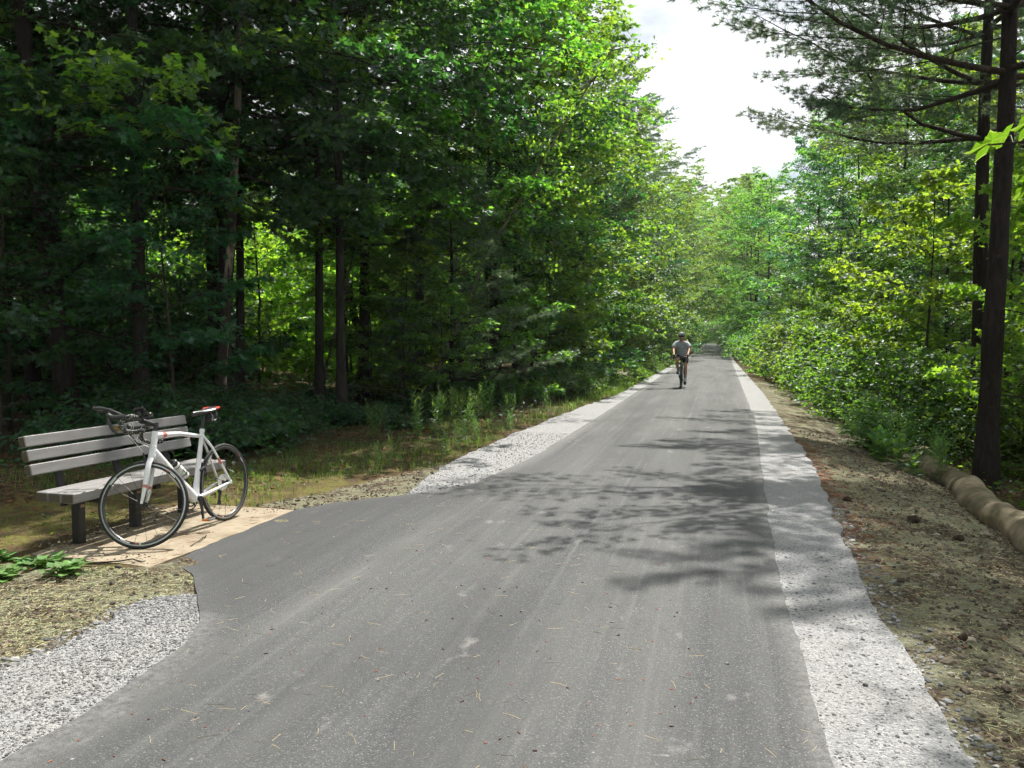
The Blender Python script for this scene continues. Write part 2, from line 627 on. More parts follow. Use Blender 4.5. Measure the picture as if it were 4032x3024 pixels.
    def mesh(self, name, mat, smooth=True):
        me = bpy.data.meshes.new(name)
        me.from_pydata(self.v, [], self.f)
        me.materials.append(MATS[mat])
        me.update()
        if smooth:
            me.polygons.foreach_set('use_smooth', np.ones(len(me.polygons), dtype=bool))
            try:
                me.set_sharp_from_angle(angle=R(40))
            except Exception:
                pass
        return me

    def build(self, name, mat, parent=None, smooth=True):
        return link(name, self.mesh(name, mat, smooth), parent)


# value noise for heights and outlines
_rs = np.random.RandomState(7)
_tab = _rs.rand(256, 256)


def vnoise(x, y):
    x = np.asarray(x, float)
    y = np.asarray(y, float)
    xi, yi = np.floor(x).astype(int), np.floor(y).astype(int)
    fx, fy = x - xi, y - yi
    fx, fy = fx * fx * (3 - 2 * fx), fy * fy * (3 - 2 * fy)
    g = lambda a, b: _tab[a & 255, b & 255]
    return (g(xi, yi) * (1 - fx) + g(xi + 1, yi) * fx) * (1 - fy) + (g(xi, yi + 1) * (1 - fx) + g(xi + 1, yi + 1) * fx) * fy - 0.5


def fbm(x, y, o=4):
    s, a = 0, 1.0
    for i in range(o):
        s = s + a * vnoise(np.asarray(x) * 2 ** i + 17.3 * i, np.asarray(y) * 2 ** i + 5.1 * i)
        a *= 0.5
    return s


def sstep(a, b, x):
    t = np.clip((np.asarray(x, float) - a) / (b - a), 0, 1)
    return t * t * (3 - 2 * t)


# ------------------------------------------------------------------ the trail in plan
_ls = np.array([-20, 3.0, 3.86, 4.17, 4.55, 4.99, 5.21, 6.0, 7.0, 7.53, 8.02, 8.35, 8.84, 10.05, 11.6, 17, 60, 400])
_lx = np.array([-2.62, -2.62, -2.70, -2.83, -3.10, -3.44, -3.77, -3.86, -3.86, -3.59, -3.11, -2.84, -2.62, -2.50, -2.42, -2.38, -2.38, -2.38])
_rs_ = np.array([-20, 3, 6.5, 8.6, 10.8, 13, 17.7, 45, 400])
_rx = np.array([0.42, 0.42, 0.40, 0.45, 0.50, 0.57, 0.66, 0.70, 0.70])
_os = np.array([-20, 5.5, 7.2, 8.8, 11.3, 16, 25, 45, 60, 400])
_ox = np.array([0.94, 0.92, 0.97, 1.05, 1.15, 1.17, 1.20, 1.02, 0.9, 0.9])
_gs = np.array([8.0, 8.15, 9.0, 9.85, 10.9, 14.1, 19.1, 24, 34, 60, 400])       # far-left shoulder, outer edge
_gx = np.array([-3.05, -3.13, -3.24, -3.33, -3.36, -3.34, -3.13, -2.80, -2.78, -2.7, -2.7])
_ns = np.array([-20, 3.25, 3.96, 4.38, 4.55, 4.66])                           # near-left shoulder, outer edge
_nx = np.array([-3.28, -3.29, -3.38, -3.38, -3.30, -3.16])


def bend(s):
    """The trail swings gently to the left a long way off."""
    return -0.00012 * np.clip(np.asarray(s, float) - 80, 0, 400) ** 2 * 0.9


def xl(s):
    return np.interp(s, _ls, _lx) + bend(s) + 0.012 * vnoise(np.asarray(s) * 9, 3.0) + 0.03 * vnoise(np.asarray(s) * 1.7, 9.0)


def xr(s):
    return np.interp(s, _rs_, _rx) + bend(s) + 0.014 * vnoise(np.asarray(s) * 9, 13.0) + 0.03 * vnoise(np.asarray(s) * 1.3, 19.0)


def xo(s):
    return np.interp(s, _os, _ox) + bend(s) + 0.055 * fbm(np.asarray(s) * 2.5, 31.0)


def xg(s):
    return np.interp(s, _gs, _gx) + bend(s) + 0.08 * fbm(np.asarray(s) * 2.5, 41.0)


def xn(s):
    return np.interp(s, _ns, _nx) + 0.10 * fbm(np.asarray(s) * 3.0, 51.0)


def gz(t, s):
    """Height of the earth at (t, s)."""
    t = np.asarray(t, float) - bend(s)
    s = np.asarray(s, float)
    z = np.full(np.broadcast(t, s).shape, -0.028)
    z = z - 0.17 * sstep(1.05, 2.4, t) - 0.42 * sstep(2.2, 3.6, t) - 0.28 * sstep(3.4, 6.5, t)
    z = z + 0.10 * sstep(4.5, 9, -t) * (0.6 + fbm(t * 0.21, s * 0.21, 3))
    z = z + 0.019 * sstep(4.62, 4.85, s) * (1 - sstep(7.85, 8.1, s)) * sstep(2.2, 2.6, -t)
    off = sstep(1.0, 1.5, t) + sstep(3.3, 3.9, -t)
    z = z + off * 0.035 * fbm(t * 2.1, s * 2.1, 3) + sstep(1.0, 1.7, t) * (0.045 * fbm(t * 3.5, s * 3.5, 2) + 0.040 * fbm(t * 8, s * 8, 2))
    z = z + sstep(4.0, 7, np.abs(t + 1)) * 0.16 * fbm(t * 0.35, s * 0.35, 3)
    z = z + sstep(20, 140, np.abs(t)) * 3.0
    pad = sstep(-4.97, -4.90, t) * (1 - sstep(-3.9, -3.84, t)) * sstep(5.16, 5.22, s) * (1 - sstep(7.02, 7.08, s))
    z = np.where(pad > 0, np.minimum(z, -0.02) - 0.03 * pad, z)
    return z


def graded(lo, hi, d0, a, b, grow=1.09, dmax=25):
    """Grid lines: step d0 between a and b, growing outwards."""
    xs = list(np.arange(a, b, d0))
    d, x = d0, xs[-1]
    while x < hi:
        d = min(d * grow, dmax)
        x += d
        xs.append(x)
    d, x, pre = d0, a, []
    while x > lo:
        d = min(d * grow, dmax)
        x -= d
        pre.append(x)
    return np.array(pre[::-1] + xs)


gt = graded(-500, 500, 0.06, -6.2, 4.2)
gs_ = graded(-60, 900, 0.06, 2.2, 12.5, 1.05)
TT, SS = np.meshgrid(gt, gs_)
ZZ = gz(TT, SS)
ny, nx = TT.shape
idx = np.arange(ny * nx).reshape(ny, nx)
quads = np.stack([idx[:-1, :-1], idx[:-1, 1:], idx[1:, 1:], idx[1:, :-1]], -1).reshape(-1, 4)
me = mesh_np('ground', np.stack([TT, SS, ZZ], -1).reshape(-1, 3), quads, 'earth', True)
tb = TT - bend(SS)
verge = np.clip(sstep(0.3, 0.8, tb) - sstep(2.2, 3.2, tb) * 0.95, 0, 1) * (1 - sstep(26, 40, SS) * 0.9)
vl = sstep(-4.2, -3.6, tb) * (1 - sstep(0, 0.4, tb)) * (1 - sstep(14, 17, SS))
vl = np.maximum(vl, sstep(-6.0, -4.6, tb) * (1 - sstep(4.7, 5.2, SS)) * (1 - sstep(0, .3, tb)))
diag = -4.1 + 0.28 * (SS - 8.0)          # bare soil narrows to the shoulder as it runs on
vl = np.where(SS > 7.2, sstep(-0.25, 0.25, tb - diag) * (1 - sstep(0, 0.4, tb)) * (1 - sstep(14, 17, SS)), vl)
verge = np.maximum(verge, vl)
moss = sstep(-7.5, -5.8, tb) * (1 - sstep(7.5, 10.5, SS)) * sstep(1, 3, SS) * (tb < -3)
needl = sstep(0.75, 1.0, tb) * (1 - sstep(1.25, 1.75, tb)) * sstep(5.5, 7, SS) * (1 - sstep(16, 22, SS))
for nm, arr in (('verge', verge), ('mossy', moss), ('needles', needl)):
    at_ = me.attributes.new(nm, 'FLOAT', 'POINT')
    at_.data.foreach_set('value', arr.ravel().astype(np.float32))
tag(link('ground', me), 'brown earth, leaf litter and dried mulch either side of the trail', kind='structure')


def stations(a, b):
    s, out = a, []
    while s < b:
        out.append(s)
        s += 0.04 if s < 10 else min(0.04 * 1.06 ** ((s - 10) / 0.8), 3.0)
    out.append(b)
    return np.array(out)


def strip(name, fa, fb, a, b, z, mat, cols=2, skirt=0.05, label=None, masks=None):
    """A sheet between two edge curves fa(s), fb(s), with a skirt down into the earth on both sides."""
    s = stations(a, b)
    A, B = fa(s), fb(s)
    u = np.linspace(0, 1, cols)
    X = A[:, None] * (1 - u) + B[:, None] * u
    Y = np.repeat(s[:, None], cols, 1)
    Z = np.full_like(X, z)
    X = np.concatenate([A[:, None] - 0.01, X, B[:, None] + 0.01], 1)
    Y = np.concatenate([s[:, None], Y, s[:, None]], 1)
    Z = np.concatenate([Z[:, :1] - skirt, Z, Z[:, :1] - skirt], 1)
    n, k = X.shape
    ix = np.arange(n * k).reshape(n, k)
    q = np.stack([ix[:-1, :-1], ix[:-1, 1:], ix[1:, 1:], ix[1:, :-1]], -1).reshape(-1, 4)
    m = mesh_np(name, np.stack([X, Y, Z], -1).reshape(-1, 3), q, mat)
    for nm, fn in (masks or {}).items():
        at_ = m.attributes.new(nm, 'FLOAT', 'POINT')
        at_.data.foreach_set('value', fn(X, Y).ravel().astype(np.float32))
    return tag(link(name, m), label, kind='structure')


strip('path', xl, xr, -12, 420, 0.0, 'asphalt', cols=28, label='smooth dark grey asphalt trail running straight into the woods', masks={
    'apron': lambda X, Y: (1 - sstep(-3.0, -2.45, X)) * sstep(3.6, 4.6, Y) * (1 - sstep(7.8, 9.2, Y)),
    'dust': lambda X, Y: np.maximum(1 - sstep(0.02, 0.14, xr(Y) - X), (1 - sstep(0.02, 0.22, X - xl(Y))) * np.where((Y > 4.3) & (Y < 8.2), 0.25, 1.0))})
strip('gravel_shoulder', lambda s: xr(s) - 0.06, xo, -12, 420, -0.010, 'stone_dust', cols=4, label='pale grey stone dust shoulder along the dirt bank on the right')
strip('gravel_shoulder', xn, lambda s: np.maximum(xl(s) + 0.06, xn(s) + .02), -12, 4.62, -0.012, 'stone_dust', cols=4, label='patch of pale grey crushed stone this side of the bench')
strip('gravel_shoulder', xg, lambda s: np.maximum(xl(s) + 0.06, xg(s) + .02), 8.05, 420, -0.012, 'stone_dust', cols=4, label='pale grey stone dust shoulder beyond the bench, along the woods')

# ------------------------------------------------------------------ vegetation
def _mirror(half, centre=None):
    pts = [(0.0, 0.0, 0.0)] + [(a, b, c) for a, b, c in half] + [(1.0, 0.0, -0.04)] + [(a, -b, c) for a, b, c in half[::-1]]
    if centre is None:
        return np.array(pts)
    return np.array([centre] + pts)


def _fan(n):
    return np.array([(0, 1 + i, 1 + (i + 1) % n) for i in range(n)])


L_MAPLE = (_mirror([(0.08, 0.38, 0.05), (0.27, 0.20, 0.02), (0.56, 0.50, 0.03), (0.60, 0.17, 0.01), (0.80, 0.16, 0.0)], (0.36, 0, -0.03)), _fan(12))
L_LOBED = (_mirror([(0.10, 0.36, 0.05), (0.28, 0.2, 0.02), (0.56, 0.48, 0.03), (0.62, 0.16, 0.0)], (0.36, 0, -0.03)), _fan(10))
L_THREE = (_mirror([(0.12, 0.30, 0.03), (0.52, 0.46, 0.03), (0.62, 0.17, 0.0)], (0.36, 0, -0.03)), _fan(8))
L_OVATE = (_mirror([(0.30, 0.27, 0.05), (0.72, 0.20, 0.03)]), np.array([(0, 1, 2, 3), (0, 3, 4, 5)]))
L_ROUND = (_mirror([(0.22, 0.36, 0.06), (0.68, 0.34, 0.04)]), np.array([(0, 1, 2, 3), (0, 3, 4, 5)]))
L_LANCE = (_mirror([(0.35, 0.09, 0.03), (0.7, 0.06, 0.0)]), np.array([(0, 1, 2, 3), (0, 3, 4, 5)]))


def leaves_np(P, A, N, size, tmpl):
    tv, tf = tmpl
    a = nrm(A)
    b = nrm(np.cross(N, a))
    n = np.cross(a, b)
    sz = size[:, None, None]
    V = P[:, None] + sz * (tv[None, :, 0:1] * a[:, None] + tv[None, :, 1:2] * b[:, None] + tv[None, :, 2:3] * n[:, None])
    F = tf[None] + (np.arange(len(P)) * len(tv))[:, None, None]
    return V.reshape(-1, 3), F.reshape(-1, tf.shape[1])


def dirs(az, el):
    return np.stack([np.cos(az) * np.cos(el), np.sin(az) * np.cos(el), np.sin(el)], -1)


def broadleaf(seed, H, r0, base, rad, n1, n2, n3, n4, tmpl, lsize, lean=(0, 0), elow=0.15, ehigh=0.9, prof=0.35, shrub=False, droop=-0.12, tilt=0.45, wob=0.12, sec_len=0.5, top=0.97, weep=0.15):
    """Trunk, boughs and leaf arrays of one tree (or shrub, without a trunk)."""
    g = np.random.RandomState(seed)
    out = {}
    k0 = 14
    z = np.linspace(0, H * top, k0)
    cx = lean[0] * z + wob * np.cumsum(g.randn(k0)) * (z > 0) * 0.5 * np.linspace(0, 1, k0)
    cyy = lean[1] * z + wob * np.cumsum(g.randn(k0)) * (z > 0) * 0.5 * np.linspace(0, 1, k0)
    TP = np.stack([cx, cyy, z], -1)
    TR = r0 * (1 - 0.92 * (z / H)) ** 0.9 * (1 + 0.55 * np.exp(-z / 0.22))
    if shrub:
        p0 = np.stack([g.randn(n1) * 0.10, g.randn(n1) * 0.10, np.zeros(n1)], -1) * (rad / 0.9)
        az = g.rand(n1) * 2 * np.pi
        el = 0.65 + 0.85 * g.rand(n1)
        L = H * (0.6 + 0.45 * g.rand(n1))
        r1 = r0 * (0.6 + 0.5 * g.rand(n1))
        f = g.rand(n1)
    else:
        f = (np.arange(n1) + g.rand(n1)) / n1
        h = base + (H * 0.95 - base) * f
        p0 = np.stack([np.interp(h, z, cx), np.interp(h, z, cyy), h], -1)
        az = np.arange(n1) * 2.399 + g.randn(n1) * 0.35
        el = elow + (ehigh - elow) * f + g.randn(n1) * 0.12
        pr = prof + (1 - prof) * np.sin(np.pi * np.clip(0.18 + 0.82 * f, 0, 1)) ** 0.8
        L = rad * pr * (0.75 + 0.45 * g.rand(n1))
        r1 = np.clip(np.interp(h, z, TR) * 0.45, 0.012, 0.09) * (0.6 + 0.5 * g.rand(n1))
    d = dirs(az, el)
    u = np.linspace(0, 1, 7)
    BP = p0[:, None] + L[:, None, None] * (u[None, :, None] * d[:, None] + (u ** 2)[None, :, None] * np.array([0, 0, droop]))
    BP = BP + np.cumsum(g.randn(n1, 7, 3), 1) * 0.03 * L[:, None, None] * u[None, :, None] * 0.5
    BR = r1[:, None] * (1 - 0.85 * u)[None]
    # side boughs
    su = (0.16 + 0.84 * (np.arange(n2) + g.rand(n1, n2)) / n2)
    i0 = np.clip((su * 6).astype(int), 0, 5)
    fr = su * 6 - i0
    ii = np.arange(n1)[:, None]
    sp = BP[ii, i0] * (1 - fr[..., None]) + BP[ii, i0 + 1] * fr[..., None]
    side = np.where(np.arange(n2) % 2, 1, -1)[None]
    saz = az[:, None] + side * (0.45 + 0.75 * g.rand(n1, n2)) * (1.15 - 0.6 * su)
    sel = el[:, None] * 0.45 + g.randn(n1, n2) * 0.22
    SL = L[:, None] * sec_len * (1.12 - 0.75 * su) * (0.6 + 0.7 * g.rand(n1, n2)) + 0.12
    sdir = dirs(saz, sel)
    v = np.linspace(0, 1, 4)
    SP = sp[:, :, None] + SL[..., None, None] * (v[None, None, :, None] * sdir[:, :, None] + (v ** 2)[None, None, :, None] * np.array([0, 0, -weep]))
    SP = SP.reshape(-1, 4, 3)
    SR = (np.clip(0.012 * SL, 0.003, 0.02)[..., None] * (1 - 0.7 * v)).reshape(-1, 4)
    ns = len(SP)
    # twigs
    tu = 0.12 + 0.88 * (np.arange(n3) + g.rand(ns, n3)) / n3
    j0 = np.clip((tu * 3).astype(int), 0, 2)
    fr = tu * 3 - j0
    jj = np.arange(ns)[:, None]
    tp = SP[jj, j0] * (1 - fr[..., None]) + SP[jj, j0 + 1] * fr[..., None]
    taz = np.repeat(saz.reshape(-1, 1), n3, 1) + np.where(np.arange(n3) % 2, 1, -1) * (0.3 + 0.9 * g.rand(ns, n3))
    tel = g.randn(ns, n3) * 0.38 - 0.08
    TL = (0.16 + 0.42 * g.rand(ns, n3)) * np.clip(SL.reshape(-1, 1), 0.3, 1.3)
    tdir = dirs(taz, tel)
    TWP = np.stack([tp, tp + tdir * TL[..., None]], 2).reshape(-1, 2, 3)
    nt = len(TWP)
    TWR = np.tile(np.array([[0.0035, 0.0015]]), (nt, 1))
    # leaves along the twigs, laid roughly flat like real sprays
    lu = (np.arange(n4) + g.rand(nt, n4)) / n4
    lp = TWP[:, None, 0] * (1 - lu[..., None]) + TWP[:, None, 1] * lu[..., None]
    la = np.repeat(taz.reshape(-1, 1), n4, 1) + np.where(np.arange(n4) % 2, 1, -1) * (0.3 + 0.8 * g.rand(nt, n4))
    le = -0.25 + g.randn(nt, n4) * 0.35
    A = dirs(la, le).reshape(-1, 3)
    N = np.array([0, 0, 1.0]) + g.randn(nt * n4, 3) * tilt
    P = lp.reshape(-1, 3) + g.randn(nt * n4, 3) * 0.02 + A * 0.03
    S = lsize * (0.65 + 0.6 * g.rand(nt * n4))
    if not shrub:
        out['trunk'] = tubes_np(TP[None], TR[None], 12)
    bp = [tubes_np(BP, BR, 6), tubes_np(SP, SR, 4), tubes_np(TWP, TWR, 3)]
    out['branches'] = join_np(bp)
    out['crown'] = leaves_np(P, A, N, S, tmpl)
    return out


def pine(seed, H, r0, z0, rad, whorls, per, n2, n3, needles, nl=0.10, w=0.0045, lean=(0, 0), dead=0, shape=0.8, bare=0.25, e0=-0.10):
    """White pine: whorled boughs in flat plates, tufts of long needles."""
    g = np.random.RandomState(seed)
    k0 = 16
    z = np.linspace(0, H, k0)
    TP = np.stack([lean[0] * z + 0.05 * np.sin(z * 0.5 + seed), lean[1] * z + 0.04 * np.cos(z * 0.4), z], -1)
    TR = r0 * (1 - 0.95 * z / H) ** 0.8 * (1 + 0.35 * np.exp(-z / 0.3))
    n1 = whorls * per
    wi = np.repeat(np.arange(whorls), per)
    f = (wi + 0.25 * g.rand(n1)) / whorls
    h = z0 + (H * 0.98 - z0) * f
    p0 = np.stack([np.interp(h, z, TP[:, 0]), np.interp(h, z, TP[:, 1]), h], -1)
    az = np.tile(np.arange(per), whorls) * 2 * np.pi / per + wi * 1.3 + g.randn(n1) * 0.25
    el = e0 + 0.5 * f + g.randn(n1) * 0.09
    L = rad * (1 - f) ** shape * (0.7 + 0.5 * g.rand(n1)) + 0.25
    d = dirs(az, el)
    u = np.linspace(0, 1, 8)
    BP = p0[:, None] + L[:, None, None] * (u[None, :, None] * d[:, None] + (u ** 2.2)[None, :, None] * np.array([0, 0, 0.22]))
    BP = BP + np.cumsum(g.randn(n1, 8, 3), 1) * 0.016 * L[:, None, None] * u[None, :, None]
    BR = (np.clip(0.0125 * L, 0.007, 0.05))[:, None] * (1 - 0.85 * u)[None]
    su = bare + (1 - bare) * (np.arange(n2) + g.rand(n1, n2)) / n2
    i0 = np.clip((su * 7).astype(int), 0, 6)
    fr = su * 7 - i0
    ii = np.arange(n1)[:, None]
    sp = BP[ii, i0] * (1 - fr[..., None]) + BP[ii, i0 + 1] * fr[..., None]
    side = np.where(np.arange(n2) % 2, 1, -1)[None]
    saz = az[:, None] + side * (0.5 + 0.5 * g.rand(n1, n2)) * (1.3 - 0.8 * su)
    SL = (L[:, None] * 0.36 * (1.15 - 0.80 * su) + 0.22) * (0.6 + 0.6 * g.rand(n1, n2))
    sdir = dirs(saz, 0.10 + g.randn(n1, n2) * 0.16)
    v = np.linspace(0, 1, 4)
    SP = (sp[:, :, None] + SL[..., None, None] * (v[None, None, :, None] * sdir[:, :, None] + (v ** 2)[None, None, :, None] * np.array([0, 0, 0.12]))).reshape(-1, 4, 3)
    SR = (np.clip(0.006 * SL, 0.003, 0.009)[..., None] * (1 - 0.7 * v)).reshape(-1, 4)
    ns = len(SP)
    tu = 0.3 + 0.7 * (np.arange(n3) + g.rand(ns, n3)) / n3
    tu[:, -1] = 1.0
    j0 = np.clip((tu * 3).astype(int), 0, 2)
    fr = tu * 3 - j0
    jj = np.arange(ns)[:, None]
    tp = SP[jj, j0] * (1 - fr[..., None]) + SP[jj, j0 + 1] * fr[..., None]
    taz = np.repeat(saz.reshape(-1, 1), n3, 1) + np.where(np.arange(n3) % 2, 1, -1) * (0.25 + 0.7 * g.rand(ns, n3)) * (tu < 0.99)
    tdir = dirs(taz, 0.18 + g.randn(ns, n3) * 0.2)
    TL = (0.10 + 0.22 * g.rand(ns, n3)) * np.clip(SL.reshape(-1, 1), 0.35, 1.1)
    te = tp + tdir * TL[..., None]
    TWP = np.stack([tp, te], 2).reshape(-1, 2, 3)
    TWR = np.tile(np.array([[0.0022, 0.0015]]), (len(TWP), 1))
    nt = len(TWP)
    c = TWP[:, 1]
    dd = nrm(TWP[:, 1] - TWP[:, 0])
    nd = nrm(dd[:, None] * 0.75 + g.randn(nt, needles, 3) * 0.55)
    base = c[:, None] - dd[:, None] * (0.07 * g.rand(nt, needles, 1))
    ln = nl * (0.7 + 0.5 * g.rand(nt, needles, 1))
    sidev = nrm(np.cross(nd, g.randn(nt, needles, 3)))
    V = np.stack([base - sidev * w * 0.5, base + sidev * w * 0.5, base + nd * ln], 2).reshape(-1, 3)
    F = np.arange(len(V)).reshape(-1, 3)
    bp = [tubes_np(BP, BR, 6), tubes_np(SP, SR, 4), tubes_np(TWP, TWR, 3)]
    if dead:
        hz = 1.2 + (z0 + 1.5 - 1.2) * g.rand(dead)
        pa = g.rand(dead) * 2 * np.pi
        dl = 0.5 + 1.8 * g.rand(dead)
        dp0 = np.stack([np.interp(hz, z, TP[:, 0]), np.interp(hz, z, TP[:, 1]), hz], -1)
        ddv = dirs(pa, g.randn(dead) * 0.2)
        u5 = np.linspace(0, 1, 5)
        DP = dp0[:, None] + dl[:, None, None] * (u5[None, :, None] * ddv[:, None] + (u5 ** 2)[None, :, None] * np.array([0, 0, -0.12])) + g.randn(dead, 5, 3) * 0.02 * u5[None, :, None]
        bp.append(tubes_np(DP, (0.014 * (1 - 0.8 * u5))[None].repeat(dead, 0), 4))
    zz = np.concatenate([np.linspace(0, 6, 70), np.linspace(6.3, H, 14)])
    tp2 = np.stack([np.interp(zz, z, TP[:, i]) for i in range(3)], -1)
    tv_, tf_ = tubes_np(tp2[None], np.interp(zz, z, TR)[None], 26)
    cc = np.repeat(tp2, 26, 0)
    rad_ = tv_ - cc
    an_ = np.arctan2(rad_[:, 1], rad_[:, 0])
    tv_ = cc + rad_ * (1 + 0.16 * fbm(an_ * 3.2 + 0.35 * np.sin(tv_[:, 2] * 2.1), tv_[:, 2] * 0.9 + seed, 3))[:, None]
    return {'trunk': (tv_, tf_), 'branches': join_np(bp), 'crown': (V, F)}


PROTO = {}


def proto(key, data, bark, leaf, twig='twig_bark'):
    p = {}
    if 'trunk' in data:
        p['trunk'] = mesh_np(key + '_trunk', data['trunk'][0], data['trunk'][1], bark, True)
    p['branches'] = mesh_np(key + '_branches', *data['branches'], twig, True)
    p['crown'] = mesh_np(key + '_crown', *data['crown'], leaf)
    PROTO[key] = p


def plant(key, name, x, y, rz, sc, label, cat, group=None, z=None, sx=1.0, bark=None, leaf=None, tiltx=0.0, tilty=0.0):
    """One tree or shrub: an Empty at its foot with trunk, branches and crown."""
    if z is None:
        z = float(gz(x, y)) - 0.04
    o = empty(name, (x, y, z), rz)
    o.rotation_euler = (tiltx, tilty, rz)
    o.scale = (sc * sx, sc * sx, sc)
    for part, me_ in PROTO[key].items():
        c = link(part, me_, o)
        if part == 'crown':
            c['kind'] = 'stuff'
        m = {'trunk': bark, 'crown': leaf}.get(part)
        if m:
            c.material_slots[0].link = 'OBJECT'
            c.material_slots[0].material = MATS[m]
    return tag(o, label, cat, group)


# prototypes -------------------------------------------------------
proto('maple_a', broadleaf(1, 15.5, 0.125, 3.6, 4.3, 26, 9, 7, 12, L_LOBED, 0.130, elow=0.05, tilt=0.62, weep=0.28), 'maple_bark', 'maple_leaf')
proto('maple_c', broadleaf(14, 15.0, 0.095, 4.3, 3.9, 26, 9, 7, 11, L_THREE, 0.130, elow=-0.05, lean=(0.015, 0.0), tilt=0.62, weep=0.30), 'maple_bark', 'shade_leaf')
proto('edge_a', broadleaf(3, 14.0, 0.12, 0.9, 3.6, 34, 9, 7, 12, L_THREE, 0.115, elow=-0.05, ehigh=1.1, prof=0.5, tilt=0.55), 'maple_bark', 'maple_leaf')
proto('edge_b', broadleaf(4, 11.0, 0.10, 0.5, 3.0, 32, 9, 7, 14, L_OVATE, 0.105, elow=0.05, ehigh=1.15, prof=0.5, tilt=0.6), 'maple_bark', 'shade_leaf')
proto('sapling_a', broadleaf(5, 5.6, 0.04, 0.7, 1.9, 16, 7, 6, 8, L_LOBED, 0.12, prof=0.45, tilt=0.65), 'twig_bark', 'sapling_leaf')
proto('sapling_b', broadleaf(6, 3.4, 0.025, 0.3, 1.25, 13, 6, 5, 8, L_LOBED, 0.115, prof=0.5, tilt=0.65), 'twig_bark', 'sapling_leaf')
proto('shrub_a', broadleaf(7, 1.9, 0.014, 0, 0.9, 16, 8, 5, 8, L_OVATE, 0.075, shrub=True, droop=-0.25, tilt=0.6), 'twig_bark', 'shrub_leaf')
proto('shrub_b', broadleaf(8, 2.6, 0.016, 0, 1.1, 15, 8, 6, 8, L_ROUND, 0.08, shrub=True, droop=-0.2, tilt=0.6), 'twig_bark', 'shrub_leaf')
proto('shrub_c', broadleaf(9, 0.9, 0.007, 0, 0.5, 14, 6, 4, 6, L_OVATE, 0.07, shrub=True, droop=-0.3, tilt=0.6), 'twig_bark', 'weed_leaf')
proto('pine_a', pine(11, 16.5, 0.150, 6.0, 5.0, 11, 4, 22, 18, 24, nl=0.115, w=0.0105, dead=6, bare=0.15, shape=0.6, e0=0.03), 'pine_bark', 'pine_needle')
proto('pine_b', pine(12, 17, 0.115, 7.0, 3.4, 13, 5, 12, 7, 20, nl=0.14, w=0.010, dead=26), 'pine_bark', 'pine_needle')
proto('pine_c', pine(13, 5.5, 0.06, 0.6, 1.9, 10, 5, 10, 6, 22, nl=0.12, w=0.007, dead=4), 'pine_bark', 'pine_needle')


def weed(seed, H, n, ll, tmpl=L_LANCE):
    g = np.random.RandomState(seed)
    parts_s, Ps, As, Ns, Ss = [], [], [], [], []
    for k in range(3):
        ang, r = g.rand() * 6.28, 0.05 * g.rand() * k
        hh = H * (0.65 + 0.4 * g.rand())
        u = np.linspace(0, 1, 6)
        bendv = g.randn(2) * 0.10
        P = np.stack([r * np.cos(ang) + bendv[0] * u ** 2 * hh, r * np.sin(ang) + bendv[1] * u ** 2 * hh, u * hh], -1)
        parts_s.append(tubes_np(P[None], (0.0045 * (1 - 0.6 * u))[None], 4))
        uu = np.linspace(0.12, 1.0, n)
        for i, q in enumerate(uu):
            p = np.array([np.interp(q, u, P[:, j]) for j in range(3)])
            a = i * 2.4 + g.randn() * 0.3
            e = 0.15 + 0.75 * q + g.randn() * 0.12
            Ps.append(p)
            As.append(dirs(np.array(a), np.array(e)))
            Ns.append(np.array([-math.cos(a) * math.sin(e), -math.sin(a) * math.sin(e), math.cos(e)]) + g.randn(3) * 0.15)
            Ss.append(ll * (0.55 + 0.5 * math.sin(math.pi * min(1, q * 0.85 + 0.1))) * (0.8 + 0.4 * g.rand()))
    return {'branches': join_np(parts_s), 'crown': leaves_np(np.array(Ps), np.array(As), np.array(Ns), np.array(Ss), tmpl)}


def weed_proto(key, d, leaf='weed_leaf'):
    PROTO[key] = {'stem': mesh_np(key + '_stem', *d['branches'], 'green_stem', True), 'leaves': mesh_np(key + '_leaves', *d['crown'], leaf)}


weed_proto('weed_a', weed(21, 0.95, 34, 0.15))
weed_proto('weed_b', weed(22, 0.7, 24, 0.13))
weed_proto('weed_c', weed(23, 0.32, 9, 0.13, L_OVATE))

# ------------------------------------------------------------------ trees that can be told apart
plant('pine_a', 'pine_tree', 3.91, 13.83, 0.55, 1.0, 'tall dark-barked white pine standing beside the tan tube on the right', 'tree')
plant('pine_a', 'pine_tree', 5.05, 18.9, 2.4, 1.06, 'second white pine trunk just behind the big pine on the right', 'tree')
plant('maple_c', 'maple_tree', -8.64, 13.32, 0.3, 1.0, 'maple with pale patches of bare wood on its trunk, behind the bicycle saddle', 'tree', bark='patched_bark', tilty=0.06, tiltx=-0.02)
plant('maple_c', 'maple_tree', -9.05, 14.3, 2.2, 1.0, 'slim dark maple curving away beside the pale-patched trunk', 'tree', tilty=0.10)
plant('maple_a', 'maple_tree', -9.1, 11.9, 1.0, 1.0, 'thick dark maple trunk above the bench backrest', 'tree')
plant('pine_b', 'pine_tree', -9.9, 11.3, 3.0, 1.3, 'leaning black pine trunk in the dark top corner of the woods', 'tree', tilty=0.12)
plant('maple_a', 'maple_tree', -11.0, 10.4, 4.0, 1.0, 'shadowed maple at the very edge of the woods left of the bench', 'tree', leaf='shade_leaf')
plant('maple_c', 'maple_tree', -8.2, 16.4, 5.1, 1.02, 'maple spreading shade over the thin grass beyond the bench', 'tree', leaf='shade_leaf')
plant('edge_b', 'maple_tree', -11.6, 13.0, 5.5, 0.8, 'bushy tree filling the dark gap behind the bench', 'tree')
plant('maple_c', 'maple_tree', -7.0, 14.9, 5.0, 1.0, 'straight dark maple trunk in front of the sunlit saplings', 'tree', tilty=0.03)
